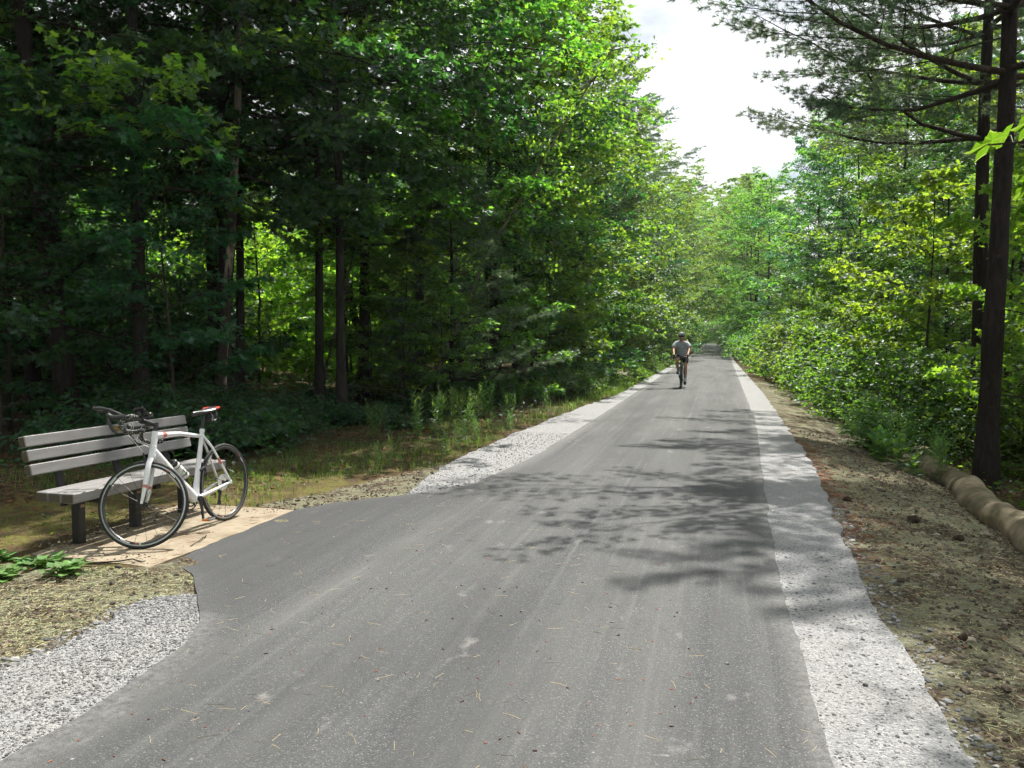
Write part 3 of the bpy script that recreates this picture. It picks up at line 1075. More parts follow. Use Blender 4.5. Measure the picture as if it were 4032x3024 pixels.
plant('pine_b', 'pine_tree', -8.3, 18.9, 0.2, 1.08, 'pine trunk just right of the straight dark maple', 'tree')
plant('pine_b', 'pine_tree', -9.6, 22.3, 4.2, 0.95, 'slanting dark pine trunk behind the straight dark one', 'tree', tilty=0.22)
plant('maple_a', 'maple_tree', -6.9, 26.1, 1.4, 1.0, 'dark forked maple behind the pale leaning birch', 'tree')
plant('maple_a', 'maple_tree', -7.2, 19.8, 2.9, 0.98, 'maple hanging bright leaves over the shoulder beyond the bench', 'tree')
plant('maple_c', 'maple_tree', -9.6, 15.6, 0.9, 1.0, 'big-leaved maple arching above the bicycle', 'tree')
plant('pine_b', 'pine_tree', -13.4, 21.4, 5.2, 0.75, 'thin pine stem leaning among the glowing saplings', 'tree', tilty=0.12)


def leaning_birch():
    o = empty('birch_tree', (-7.3, 20.4, float(gz(-7.3, 20.4)) - 0.05))
    tag(o, 'pale thin birch trunk leaning over towards the trail', 'tree')
    g = np.random.RandomState(31)
    u = np.linspace(0, 1, 14)
    P = np.stack([4.1 * u + 0.7 * u ** 2, 0.4 * u, 9.6 * u - 0.9 * u ** 2], -1) + np.cumsum(g.randn(14, 3), 0) * 0.03
    link('trunk', mesh_np('birch_trunk', *tubes_np(P[None], (0.052 * (1 - 0.65 * u))[None], 10), 'birch_bark', True), o)
    n1 = 22
    f = 0.35 + 0.65 * (np.arange(n1) + g.rand(n1)) / n1
    p0 = np.stack([np.interp(f, u, P[:, i]) for i in range(3)], -1)
    az = np.arange(n1) * 2.4
    L = 1.7 * (1.2 - f) + 0.6
    d = dirs(az, 0.25 + g.randn(n1) * 0.2)
    k = np.linspace(0, 1, 6)
    BP = p0[:, None] + L[:, None, None] * (k[None, :, None] * d[:, None] + (k ** 2)[None, :, None] * np.array([0, 0, -0.25]))
    link('branches', mesh_np('birch_branches', *tubes_np(BP, (0.016 * (1 - 0.8 * k))[None].repeat(n1, 0), 5), 'twig_bark', True), o)
    m = 95
    q = 0.25 + 0.75 * g.rand(n1, m)
    j = np.clip((q * 5).astype(int), 0, 4)
    fr = (q * 5 - j)[..., None]
    ii = np.arange(n1)[:, None]
    p = (BP[ii, j] * (1 - fr) + BP[ii, j + 1] * fr).reshape(-1, 3) + g.randn(n1 * m, 3) * np.array([0.22, 0.22, 0.10])
    A = dirs(g.rand(n1 * m) * 6.28, -0.7 + g.randn(n1 * m) * 0.4)
    c = link('crown', mesh_np('birch_crown', *leaves_np(p, A, np.array([0, 0, 1.0]) + g.randn(n1 * m, 3) * 0.7, 0.09 * (0.7 + 0.6 * g.rand(n1 * m)), L_ROUND), 'maple_leaf'), o)
    c['kind'] = 'stuff'


leaning_birch()
ORD = ['first', 'second', 'third', 'fourth', 'fifth', 'sixth', 'seventh', 'eighth', 'ninth', 'tenth', 'eleventh', 'twelfth', 'thirteenth', 'fourteenth', 'fifteenth', 'sixteenth', 'seventeenth', 'eighteenth']

rng = random.Random(5)
# the wall of foliage along the left side of the trail
for i, (x, y, k, s) in enumerate([(-6.3, 22.6, 'edge_b', 0.8), (-6.6, 24.6, 'edge_a', 1.05), (-6.2, 28.4, 'edge_b', 1.1), (-6.5, 32.5, 'edge_a', 1.15), (-6.0, 36.8, 'edge_b', 1.05),
                                  (-6.6, 41.5, 'edge_a', 1.2), (-6.1, 46.5, 'edge_a', 1.0), (-6.4, 52, 'edge_b', 1.3), (-6.3, 58, 'edge_a', 1.2), (-6.0, 65, 'edge_b', 1.25)]):
    plant(k, 'maple_tree', x, y, rng.random() * 6.28, s, ORD[i] + ' tree beyond the leaning birch in the left foliage wall', 'tree', 'trees walling the left side of the trail')
for i, (x, y, s) in enumerate([(-4.9, 20.5, 0.62), (-4.9, 24.2, 0.7), (-4.6, 27.6, 0.75), (-4.8, 31.5, 0.8), (-4.5, 35.5, 0.85), (-4.7, 40, 0.9), (-4.6, 45, 0.9), (-4.6, 51, 0.9)]):
    plant('sapling_a' if i % 2 else 'sapling_b', 'maple_sapling', x, y, rng.random() * 6.28, s * (1 if i % 2 else 1.4), ORD[i] + ' young maple leaning out above the left grass strip, counting from the bench', 'sapling', 'saplings along the left grass strip', leaf='maple_leaf')
plant('pine_c', 'pine_tree', -5.9, 18.2, 0.4, 1.0, 'young feathery pine reaching out below the birch on the left', 'tree')
plant('maple_a', 'maple_tree', -6.7, 28.0, 4.4, 1.2, 'tallest maple of the left side, its leaves edging the sky gap', 'tree')
plant('pine_a', 'pine_tree', -6.4, 43.5, 1.2, 1.0, 'tall pine showing above the left foliage wall, against the sky', 'tree')

# right-hand side
for i, (x, y, k, s) in enumerate([(7.4, 20, 'edge_b', 0.62), (5.9, 25, 'edge_b', 0.7), (8.5, 27, 'edge_a', 0.72), (6.2, 33, 'edge_a', 0.9), (9.2, 36, 'edge_b', 1.25), (6.0, 41, 'edge_b', 1.15),
                                  (6.3, 49, 'edge_a', 1.05), (8.6, 42, 'edge_a', 1.0), (6.0, 57, 'edge_b', 1.35), (6.4, 67, 'edge_a', 0.95), (10, 60, 'edge_a', 0.95)]):
    plant(k, 'maple_tree', x, y, rng.random() * 6.28, s, ORD[i] + ' leafy tree behind the right-hand shrubs, counting from the big pine', 'tree', 'trees behind the right-hand shrubs')
plant('pine_c', 'pine_tree', 5.6, 45.5, 2.0, 1.5, 'grey-green pine among the leafy trees on the right of the trail', 'tree')
plant('pine_b', 'pine_tree', 9.5, 31, 4.4, 0.8, 'smaller pine deep behind the right-hand shrubs', 'tree')
plant('sapling_a', 'maple_sapling', 5.3, 15.2, 0.4, 1.0, 'maple sapling growing round the foot of the big pine', 'sapling')
plant('sapling_a', 'maple_sapling', 4.7, 21.4, 2.4, 1.05, 'maple sapling arching over the shrubs left of the big pine', 'sapling')
plant('sapling_b', 'maple_sapling', 5.7, 12.4, 1.4, 1.15, 'low maple sapling at the right edge, in front of the pine', 'sapling')
plant('sapling_b', 'maple_sapling', 6.6, 17.3, 3.4, 1.5, 'bright maple sapling between the two pine trunks', 'sapling')
for i, (x, y, k, s) in enumerate([(3.3, 17.8, 'shrub_a', 0.85), (3.6, 20.2, 'shrub_b', 0.95), (4.6, 18.2, 'shrub_b', 1.0), (3.1, 22.6, 'shrub_b', 0.9), (4.3, 24.0, 'shrub_b', 1.25), (3.2, 25.8, 'shrub_a', 1.2),
                                  (3.9, 28, 'shrub_b', 1.3), (3.2, 30.5, 'shrub_b', 1.15), (4.4, 32, 'shrub_a', 1.7), (3.3, 34.5, 'shrub_b', 1.3), (3.6, 38, 'shrub_b', 1.4), (3.3, 42, 'shrub_b', 1.3), (3.4, 46.5, 'shrub_b', 1.4), (3.3, 51, 'shrub_b', 1.4)]):
    plant(k, 'shrub', x, y, rng.random() * 6.28, s, ORD[i] + ' leafy shrub along the right-hand dirt bank, counting from the big pine', 'shrub', 'shrubs along the right-hand bank')
for i, (x, y, k, s) in enumerate([(4.4, 22.8, 'sapling_b', 0.9), (4.0, 26.6, 'sapling_a', 0.62), (4.9, 29.5, 'sapling_a', 0.8), (3.9, 32.8, 'sapling_b', 1.15), (4.6, 36.2, 'sapling_a', 0.85), (4.0, 39.8, 'sapling_a', 0.8), (4.8, 44, 'sapling_a', 0.95), (4.2, 48.5, 'sapling_a', 0.9), (4.3, 54, 'sapling_a', 1.0)]):
    plant(k, 'maple_sapling', x, y, rng.random() * 6.28, s, ORD[i] + ' young maple among the right-hand shrubs, counting from the big pine', 'sapling', 'young maples among the right-hand shrubs', leaf='maple_leaf' if i % 2 else None)
plant('edge_b', 'maple_tree', 7.2, 15.2, 0.7, 0.55, 'small leafy tree behind the big pine at the right edge', 'tree', leaf='maple_leaf')
plant('edge_b', 'maple_tree', 6.6, 22.4, 2.7, 0.6, 'small leafy tree behind the two pine trunks', 'tree', leaf='maple_leaf')
plant('shrub_a', 'shrub', 2.75, 14.6, 0.5, 0.62, 'pale sunlit willow-like shrub at the upper end of the tan tube', 'shrub', leaf='weed_leaf')
plant('shrub_b', 'shrub', 5.2, 16.3, 1.5, 0.9, 'dark shrub filling the gap between tube and pine trunk', 'shrub')
plant('shrub_b', 'shrub', 5.4, 11.2, 2.5, 0.75, 'shaded shrub at the right edge beside the tube', 'shrub')

# sunlit understorey seen between the left-hand trunks
g = np.random.RandomState(77)
sp_xy = []
tries = 0
while len(sp_xy) < 46 and tries < 4000:
    tries += 1
    y = 22.5 + 24 * g.rand()
    x = -9.5 - 15 * g.rand()
    if x < -1.05 * y + 1 or any((x - a) ** 2 + (y - b) ** 2 < 4.0 for a, b in sp_xy):
        continue
    sp_xy.append((x, y))
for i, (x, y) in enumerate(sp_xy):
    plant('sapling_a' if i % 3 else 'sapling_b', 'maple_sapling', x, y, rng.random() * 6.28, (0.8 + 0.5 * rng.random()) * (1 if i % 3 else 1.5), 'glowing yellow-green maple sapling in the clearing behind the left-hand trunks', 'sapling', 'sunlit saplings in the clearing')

# the deep woods on both sides
pts = []
tries = 0
while len(pts) < 140 and tries < 20000:
    tries += 1
    y = 6 + 104 * g.rand() ** 0.8
    side = -1 if g.rand() < 0.68 else 1
    x = (-10.5 - 34 * g.rand()) if side < 0 else (9.0 + 16 * g.rand())
    if side < 0 and (x < -1.05 * y - 6):
        continue
    if side > 0 and (x > 0.36 * y + 8 or y < 22):
        continue
    if side < 0 and 25 < y < 52 and -27 < x < -9:
        continue
    if side < 0 and y < 13:
        continue
    if any((x - a) ** 2 + (y - b) ** 2 < (6.5 if y < 40 else 9) for a, b, _ in pts):
        continue
    pts.append((x, y, side))
kinds = ['maple_a', 'pine_b', 'maple_c', 'edge_b', 'edge_a', 'maple_a']
for i, (x, y, side) in enumerate(pts):
    k = kinds[i % 6] if y < 45 else ['edge_a', 'edge_b', 'maple_a'][i % 3]
    if side < 0 and y < 24:
        k = ['maple_c', 'pine_b', 'maple_a' if math.atan2(-x, y) > 0.62 else 'maple_c'][i % 3]
    nm = 'pine_tree' if k.startswith('pine') else 'maple_tree'
    if side < 0:
        lab = 'pine standing in the deep shade of the woods on the left' if nm == 'pine_tree' else 'broadleaf tree standing in the deep shade of the woods on the left'
    else:
        lab = 'pine far back in the woods on the right' if nm == 'pine_tree' else 'broadleaf tree far back in the woods on the right'
    plant(k, nm, x, y, rng.random() * 6.28, (0.95 + 0.35 * rng.random()) * (0.8 if side > 0 else 1), lab, 'tree', 'deep woods on the left' if side < 0 else 'deep woods on the right')

# trees closing over the far end of the trail
for i, y in enumerate([74, 80, 86, 93, 100, 109, 118, 128, 140, 154, 170, 190, 212]):
    for side in (-1, 1):
        c = float(bend(y)) - 0.9
        over = rng.random() < 0.55
        over = over or y in (93, 100, 118, 140, 170)
        off = (3.0 if over else 5.2) + rng.random() * 1.0
        k = 'maple_a' if over else rng.choice(['edge_a', 'edge_b', 'pine_b' if side > 0 else 'edge_a'])
        plant(k, 'pine_tree' if k.startswith('pine') else 'maple_tree', c + side * off, y + rng.random() * 4, rng.random() * 6.28, min(1.6, (1.6 + 0.178 * y) / {'maple_a': 15.5, 'edge_a': 14.0, 'edge_b': 11.0, 'pine_b': 17.0}[k]) * (0.9 + 0.15 * rng.random()),
              ORD[i] + (' tree on the left' if side < 0 else ' tree on the right') + ' where the woods close over the distant trail', 'tree', 'trees closing over the far trail')
for i, (x, y) in enumerate([(-18, 250), (-11, 262), (-4, 270), (3, 262), (9, 250)]):
    plant('edge_a', 'maple_tree', x, y, rng.random() * 6.28, 1.7, ORD[i] + ' from the left of the farthest trees closing the trail', 'tree', 'trees at the end of the trail')
for i in range(34):
    side = -1 if i % 2 else 1
    y = 56 + i * 3.9 + rng.random() * 2
    plant('shrub_b', 'shrub', float(bend(y)) - 0.9 + side * (3.2 + rng.random() * 0.9), y, rng.random() * 6.28, 1.2 + 0.8 * rng.random(), 'distant roadside shrub along the far trail', 'shrub', 'shrubs along the far trail')
# shaded understorey deep in the left-hand woods
us = []
tries = 0
while len(us) < 60 and tries < 5000:
    tries += 1
    y = 13 + 55 * g.rand()
    x = -11 - 30 * g.rand()
    if x < -1.05 * y - 3 or any((x - a) ** 2 + (y - b) ** 2 < 5 for a, b in us) or (y < 48 and 0.24 < math.atan2(-x, y) < 0.60):
        continue
    us.append((x, y))
for i, (x, y) in enumerate(us):
    plant('shrub_b' if i % 2 else 'sapling_b', 'shrub' if i % 2 else 'maple_sapling', x, y, rng.random() * 6.28, 1.3 + 0.9 * rng.random(), 'dim understorey shrub deep in the left-hand woods' if i % 2 else 'dim young maple deep in the left-hand woods', 'shrub' if i % 2 else 'sapling', 'understorey of the left-hand woods', leaf='shade_leaf')
# woods carried on unseen behind the viewer, added to shade the open sky
for i, (x, y, k) in enumerate([(-7.5, -6, 'edge_a'), (-9, -13, 'edge_b'), (-8, -21, 'edge_a'), (-14, -3, 'edge_a'), (-13, 3.5, 'edge_b'), (-17, 6.5, 'edge_a'), (5.5, -8, 'edge_a'), (7, -15, 'edge_b'), (6, -23, 'edge_a'), (7.5, -2, 'edge_b'), (0, -34, 'edge_a'), (-5, -33, 'edge_b'), (9.5, 5, 'edge_b'), (-15, -14, 'edge_a'), (13, -9, 'edge_a')]):
    plant(k, 'maple_tree', x, y, rng.random() * 6.28, 1.15, 'unseen tree behind the viewpoint, added to shade the sky', 'tree', 'unseen shade trees behind the viewpoint')
plant('pine_a', 'pine_tree', -11.2, 17.2, 3.3, 1.05, 'tall pine whose boughs hang in the dark above the bench', 'tree')
plant('pine_a', 'pine_tree', -13.6, 14.4, 5.3, 1.0, 'tall pine deep in the shadowed left corner of the woods', 'tree')
for i, x in enumerate((-13, -9.5, -6, -2.5, 1, 4.5)):
    plant('shrub_b', 'shrub', x, 244 + 3 * (i % 2), rng.random() * 6.28, 3.2, ORD[i] + ' bush from the left across the far end of the trail', 'shrub', 'bushes at the end of the trail')
for i, (x, y, s) in enumerate([(-6.7, 17.4, 0.75), (-8.4, 19.6, 0.8), (-5.6, 16.6, 0.5)]):
    plant('sapling_a', 'maple_sapling', x, y, rng.random() * 6.28, s, ORD[i] + ' leafy sapling between the dark trunks and the leaning birch', 'sapling', 'saplings before the leaning birch', leaf='maple_leaf')
# shaded saplings hanging dark leaves in front of the left-hand trunks
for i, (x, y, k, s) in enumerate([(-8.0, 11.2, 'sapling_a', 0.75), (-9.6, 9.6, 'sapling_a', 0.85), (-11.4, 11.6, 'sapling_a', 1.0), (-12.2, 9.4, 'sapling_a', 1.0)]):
    plant(k, 'maple_sapling', x, y, rng.random() * 6.28, s, ORD[i] + ' shaded maple sapling hanging dark leaves before the left-hand trunks', 'sapling', 'shaded saplings behind the bench', leaf='shade_leaf')
for i, (x, y, s) in enumerate([(-16, 17, 0.75), (-19, 20.5, 0.8), (-14.6, 15.6, 0.65), (-17.5, 13.6, 0.7), (-21, 24, 0.85), (-15.5, 11.2, 0.7)]):
    plant('edge_b', 'maple_tree', x, y, rng.random() * 6.28, s, ORD[i] + ' bushy dark tree filling the black gaps at the left edge', 'tree', 'bushy trees at the left edge')
for i, (x, y, s) in enumerate([(-4.7, 64, 0.98), (3.5, 69, 0.95)]):
    plant('maple_a', 'maple_tree', x, y, rng.random() * 6.28, s, ('left' if i == 0 else 'right') + ' one of the two maples arching over the trail behind the cyclist', 'tree')

# ------------------------------------------------------------------ weeds, grass, low cover
def weeds(key, name, spots, label, group, leaf=None, smin=0.75, smax=1.25, low=1.0):
    for x, y in spots:
        o = empty(name, (x, y, float(gz(x, y)) - 0.02), rng.random() * 6.28)
        s = smin + (smax - smin) * rng.random()
        o.scale = (s / low ** 0.5, s / low ** 0.5, s * low)
        for part, me_ in PROTO[key].items():
            c = link(part, me_, o)
            if part == 'leaves':
                c['kind'] = 'stuff'
                if leaf:
                    c.material_slots[0].link = 'OBJECT'
                    c.material_slots[0].material = MATS[leaf]
        tag(o, label, 'weed', group)


sp = []
for i in range(46):
    y = 12.5 + 24 * rng.random() ** 1.3
    sp.append((-3.75 - 0.35 * max(0, (14 - y)) - rng.random() * 1.5 * (1 if y < 20 else 0.7), y))
weeds('weed_a', 'goldenrod', sp[:26], 'tall narrow-leaved weed at the left edge of the trail beyond the bench', 'tall weeds along the left edge', smin=0.5, smax=0.9)
weeds('weed_b', 'goldenrod', sp[26:], 'shorter narrow-leaved weed at the left edge of the trail', 'short weeds along the left edge')
weeds('weed_b', 'goldenrod', [(2.5 + 0.5 * rng.random() + 0.02 * y, y) for y in (12.6, 13.1, 13.6, 14.2, 15.0, 15.8, 16.6, 17.5, 19, 21, 23)], 'leafy weed growing between the tan tube and the bare dirt bank', 'weeds by the tan tube')
weeds('weed_c', 'broadleaf_weed', [(-5.2 + 0.95 * rng.random(), 4.62 + 0.42 * rng.random()) for _ in range(17)], 'low broad-leaved weed in the sun at the near end of the bench', 'broad-leaved weeds by the bench', leaf='bright_weed', smin=0.4, smax=0.65, low=0.45)
weeds('weed_b', 'goldenrod', [(min(-4.45 + 0.28 * (y - 8.0), float(xg(y)) - 0.2) - 0.9 * rng.random(), y) for y in np.linspace(9.4, 14.5, 16)], 'leafy green weed where the bare soil narrows beyond the bench', 'weeds along the bare soil', smin=0.3, smax=0.6)
weeds('weed_c', 'broadleaf_weed', [(2.3 + 0.35 * rng.random(), 11.6 + 3.4 * rng.random()) for _ in range(14)], 'low broad-leaved weed against the tan tube', 'broad-leaved weeds by the tube', smin=0.8, smax=1.5)
for i in range(26):
    y = 11.5 + 13 * rng.random()
    x = -5.2 - 4.0 * rng.random()
    if y < 14:
        x -= 0.8
    plant('shrub_c', 'shrub', x, y, rng.random() * 6.28, 0.6 + 0.6 * rng.random(), 'low leafy bush on the shaded woodland floor beyond the bench', 'shrub', 'low bushes on the woodland floor', leaf='shade_leaf')
for i in range(14):
    y = 9.2 + 4.5 * rng.random()
    x = -6.4 - 5.0 * rng.random()
    plant('shrub_c', 'shrub', x, y, rng.random() * 6.28, 0.7 + 0.7 * rng.random(), 'dark low bush behind the bench backrest', 'shrub', 'low bushes behind the bench', leaf='shade_leaf')
for i in range(16):
    y = 22 + 2.2 * i + rng.random()
    plant('shrub_c', 'shrub', -3.9 - 0.5 * rng.random(), y, rng.random() * 6.28, 0.8 + 0.5 * rng.random(), 'bush at the foot of the left foliage wall', 'shrub', 'bushes behind the left grass strip')


def grass(name, n, area, hgt, label, wdt=0.006, dens=None, mat='grass_blade', seed=1):
    g = np.random.RandomState(seed)
    x = area[0] + (area[1] - area[0]) * g.rand(n)
    y = area[2] + (area[3] - area[2]) * g.rand(n)
    if dens is not None:
        k = g.rand(n) < dens(x, y)
        x, y = x[k], y[k]
    n = len(x)
    z = gz(x, y) - 0.005
    a = g.rand(n) * 6.28
    lean = 0.15 + 0.55 * g.rand(n)
    h = hgt * (0.5 + 0.7 * g.rand(n))
    d = np.stack([np.cos(a), np.sin(a), np.zeros(n)], -1)
    sdv = np.stack([-np.sin(a), np.cos(a), np.zeros(n)], -1) * (wdt * (0.6 + 0.8 * g.rand(n)))[:, None] * 0.5
    p = np.stack([x, y, z], -1)
    up = np.array([0, 0, 1.0])
    m = p + d * (lean * h * 0.3)[:, None] + up * (h * 0.6)[:, None]
    tp_ = p + d * (lean * h)[:, None] + up * (h * (1 - 0.35 * lean))[:, None]
    V = np.stack([p - sdv, p + sdv, m + sdv * 0.8, m - sdv * 0.8, tp_], 1).reshape(-1, 3)
    b = np.arange(n)[:, None] * 5
    me_ = mesh_np(name, V, [b + np.array([[0, 1, 2, 3]]), b + np.array([[3, 2, 4]])], mat)
    return tag(link(name, me_), label, 'grass', kind='stuff')


grass('grass', 42000, (-5.0, -2.6, 15, 60), 0.20, 'bright green grass strip beside the left shoulder', 0.012, lambda x, y: sstep(-0.10, 0.1, xg(y) - x) * (1 - sstep(0.35, 1.1, xg(y) - x)) * (0.35 + sstep(20, 26, y)) * (0.6 + vnoise(x * 3, y * 1.2)), seed=1)
grass('grass', 20000, (-8.5, -3.4, 7.0, 16.5), 0.10, 'thin patchy grass on the soil between bench and woods', 0.007, lambda x, y: sstep(-0.25, 0.3, (-4.05 + 0.28 * (y - 8.0)) - x) * np.clip(0.45 + 1.5 * fbm(x * 1.3, y * 1.3), 0, 1), seed=2)
grass('grass', 9000, (-8.0, -4.0, 3.0, 7.0), 0.05, 'short mossy grass round the legs of the bench', 0.005, lambda x, y: np.clip(0.2 + 1.6 * fbm(x * 1.6 + 9, y * 1.6), 0, 1) * ((x < -5.15) | (y < 5.0)) * sstep(4.2, 4.7, y - 0.4 * (x + 4.5)), seed=3)
grass('grass', 9000, (2.3, 5.5, 16, 45), 0.28, 'long grass under the shrubs on the right', 0.012, lambda x, y: sstep(2.1, 2.7, x) * (0.5 + vnoise(x * 2, y)), seed=4)


def ground_leaves(name, n, area, size, tmpl, mat, label, lift=0.06, dens=None, seed=1, tilt=0.5, cat='leaves'):
    g = np.random.RandomState(seed)
    x = area[0] + (area[1] - area[0]) * g.rand(n)
    y = area[2] + (area[3] - area[2]) * g.rand(n)
    if dens is not None:
        k = g.rand(n) < dens(x, y)
        x, y = x[k], y[k]
    n = len(x)
    p = np.stack([x, y, gz(x, y) + lift * g.rand(n) + 0.006], -1)
    A = dirs(g.rand(n) * 6.28, g.randn(n) * 0.25)
    N = np.array([0, 0, 1.0]) + g.randn(n, 3) * tilt
    me_ = mesh_np(name, *leaves_np(p, A, N, size * (0.6 + 0.8 * g.rand(n)), tmpl), mat)
    return tag(link(name, me_), label, cat, kind='stuff')


ground_leaves('ground_cover', 26000, (-22, -4.0, 7.5, 30), 0.075, L_OVATE, 'shade_leaf', 'low green plants carpeting the woodland floor', 0.22, lambda x, y: np.clip(0.35 + 1.6 * fbm(x * 0.8, y * 0.8), 0, 1) * sstep(0.0, 0.9, (-4.4 + 0.28 * (y - 8.0)) - x), seed=11, cat='plants')
ground_leaves('ground_cover', 7000, (2.4, 9, 9, 30), 0.08, L_OVATE, 'shrub_leaf', 'low green plants in the hollow on the right', 0.25, lambda x, y: sstep(2.9, 3.8, x) * 0.9, seed=12, cat='plants')
ground_leaves('fallen_leaves', 7000, (-14, -3.8, 3, 18), 0.07, L_OVATE, 'dry_leaf', 'brown fallen leaves on the ground behind the bench', 0.02, lambda x, y: np.clip(0.3 + 1.5 * fbm(x + 4, y), 0, 1) * sstep(0.0, 0.8, (-4.3 + 0.28 * (y - 8.0)) - x), seed=13, tilt=0.35)
ground_leaves('fallen_leaves', 2600, (-8.5, -4.5, 3.0, 9.5), 0.035, L_OVATE, 'dry_leaf', 'small brown leaf scraps in the mossy grass round the bench', 0.012, lambda x, y: (0.4 + fbm(x * 1.5, y * 1.5)) * ((x < -5.05) | (y > 7.2) | (y < 5.0)) * (x < -4.55 + 0.25 * np.clip(y - 7, 0, 9)), seed=15, tilt=0.4)
ground_leaves('clover', 4200, (-8.5, -4.6, 3.5, 10), 0.026, L_ROUND, 'weed_leaf', 'tiny green seedlings in the mossy grass round the bench', 0.03, lambda x, y: np.clip(0.2 + 1.8 * fbm(x * 1.1 + 3, y * 1.1), 0, 1) * ((x < -5.05) | (y > 7.2) | (y < 5.0)) * (x < -4.6 + 0.25 * np.clip(y - 7, 0, 9)), seed=16, cat='plants')
ground_leaves('fallen_leaves', 260, (1.1, 3.0, 3, 14), 0.035, L_OVATE, 'dry_leaf', 'brown scraps of leaf on the right-hand dirt bank', 0.01, seed=14, tilt=0.3)


# ------------------------------------------------------------------ loose stones, clods, needles
def ico():
    p = (1 + 5 ** 0.5) / 2
    v = np.array([(-1, p, 0), (1, p, 0), (-1, -p, 0), (1, -p, 0), (0, -1, p), (0, 1, p), (0, -1, -p), (0, 1, -p), (p, 0, -1), (p, 0, 1), (-p, 0, -1), (-p, 0, 1)], float)
    f = np.array([(0, 11, 5), (0, 5, 1), (0, 1, 7), (0, 7, 10), (0, 10, 11), (1, 5, 9), (5, 11, 4), (11, 10, 2), (10, 7, 6), (7, 1, 8), (3, 9, 4), (3, 4, 2), (3, 2, 6), (3, 6, 8), (3, 8, 9), (4, 9, 5), (2, 4, 11), (6, 2, 10), (8, 6, 7), (9, 8, 1)])
    return nrm(v), f


def pebbles(name, n, fx, ylo, yhi, size, mat, label, zf, seed, flat=0.6, ypow=1.0, jit=0.3, cat='stones'):
    g = np.random.RandomState(seed)
    y = ylo + (yhi - ylo) * g.rand(n) ** ypow
    x = fx(y, g)
    k = np.isfinite(x)
    x, y = x[k], y[k]
    n = len(x)
    v, f = ico()
    r = size * np.exp(g.randn(n) * 0.35)
    sc = np.stack([r * (0.7 + 0.7 * g.rand(n)), r * (0.7 + 0.7 * g.rand(n)), r * flat * (0.7 + 0.6 * g.rand(n))], -1)
    V = v[None] * (1 + jit * g.randn(n, 12, 1) * 0.6) * sc[:, None]
    a = g.rand(n) * 6.28
    ca, sa = np.cos(a)[:, None], np.sin(a)[:, None]
    V = np.stack([V[..., 0] * ca - V[..., 1] * sa, V[..., 0] * sa + V[..., 1] * ca, V[..., 2]], -1)
    V = V + np.stack([x, y, zf(x, y) + sc[:, 2] * 0.35], -1)[:, None]
    F = f[None] + (np.arange(n) * 12)[:, None, None]
    return tag(link(name, mesh_np(name, V.reshape(-1, 3), F.reshape(-1, 3), mat)), label, cat, kind='stuff')


def stone_mat(name, stops, rough=0.9):
    t = NT(name)
    geo = t.node('ShaderNodeNewGeometry')
    c = t.ramp(geo.outputs['Random Per Island'], stops)
    n = t.noise(160, detail=4)
    c = t.mix(t.math('MULTIPLY', n, 0.35), c, (0.22, 0.21, 0.20))
    t.bsdf(c, rough, normal=t.bump(n, 0.5, 0.003), spec=0.25)


stone_mat('crushed_stone', [(0.0, (0.055, 0.055, 0.06)), (0.3, (0.14, 0.14, 0.148)), (0.7, (0.24, 0.24, 0.245)), (1.0, (0.38, 0.375, 0.37))])
stone_mat('soil_crumb', [(0.0, (0.030, 0.021, 0.014)), (0.5, (0.085, 0.058, 0.037)), (0.85, (0.15, 0.108, 0.068)), (1.0, (0.33, 0.29, 0.22))])
stone_mat('mulch_scrap', [(0.0, (0.30, 0.24, 0.12)), (0.5, (0.42, 0.38, 0.20)), (1.0, (0.36, 0.42, 0.25))])

flatz = lambda x, y: np.full_like(x, -0.012)
pebbles('gravel', 8500, lambda y, g: xn(y) + (xl(y) + 0.0 - xn(y)) * g.rand(len(y)), 2.3, 4.62, 0.0046, 'crushed_stone', 'loose grey crushed stone in front of the bench', flatz, 41)
pebbles('gravel', 5000, lambda y, g: xr(y) + (xo(y) - xr(y)) * g.rand(len(y)), 2.6, 6.8, 0.0048, 'crushed_stone', 'loose grey stone chips on the right-hand shoulder', flatz, 42, ypow=1.3)
pebbles('gravel', 2500, lambda y, g: xg(y) + (xl(y) - xg(y)) * g.rand(len(y)), 8.1, 14, 0.006, 'crushed_stone', 'loose grey stone chips on the shoulder beyond the bench', flatz, 43)
pebbles('gravel', 520, lambda y, g: xo(y) + np.abs(g.randn(len(y))) * 0.10, 2.6, 9, 0.010, 'crushed_stone', 'stray pebbles along the outer edge of the right shoulder', lambda x, y: gz(x, y), 44)
pebbles('gravel', 500, lambda y, g: xn(y) - np.abs(g.randn(len(y))) * 0.07, 2.6, 4.6, 0.010, 'crushed_stone', 'stray pebbles along the outer edge of the stone patch', lambda x, y: gz(x, y), 45)
pebbles('gravel', 260, lambda y, g: xl(y) + g.rand(len(y)) * 3.0, 2.6, 9.5, 0.0042, 'crushed_stone', 'few stray stone chips scattered on the asphalt', lambda x, y: np.full_like(x, 0.0), 46)
pebbles('dirt', 6000, lambda y, g: xo(y) + 0.12 + g.rand(len(y)) ** 0.8 * 1.9, 2.8, 16, 0.0105, 'soil_crumb', 'crumbled dark soil on the right-hand bank', lambda x, y: gz(x, y), 47, flat=0.75, ypow=1.5, cat='soil')
pebbles('dirt', 700, lambda y, g: xn(np.minimum(y, 4.6)) - 0.05 - g.rand(len(y)) * 1.2, 2.9, 5.0, 0.009, 'soil_crumb', 'crumbled soil between the stone patch and the weeds', lambda x, y: gz(x, y), 48, flat=0.75, cat='soil')
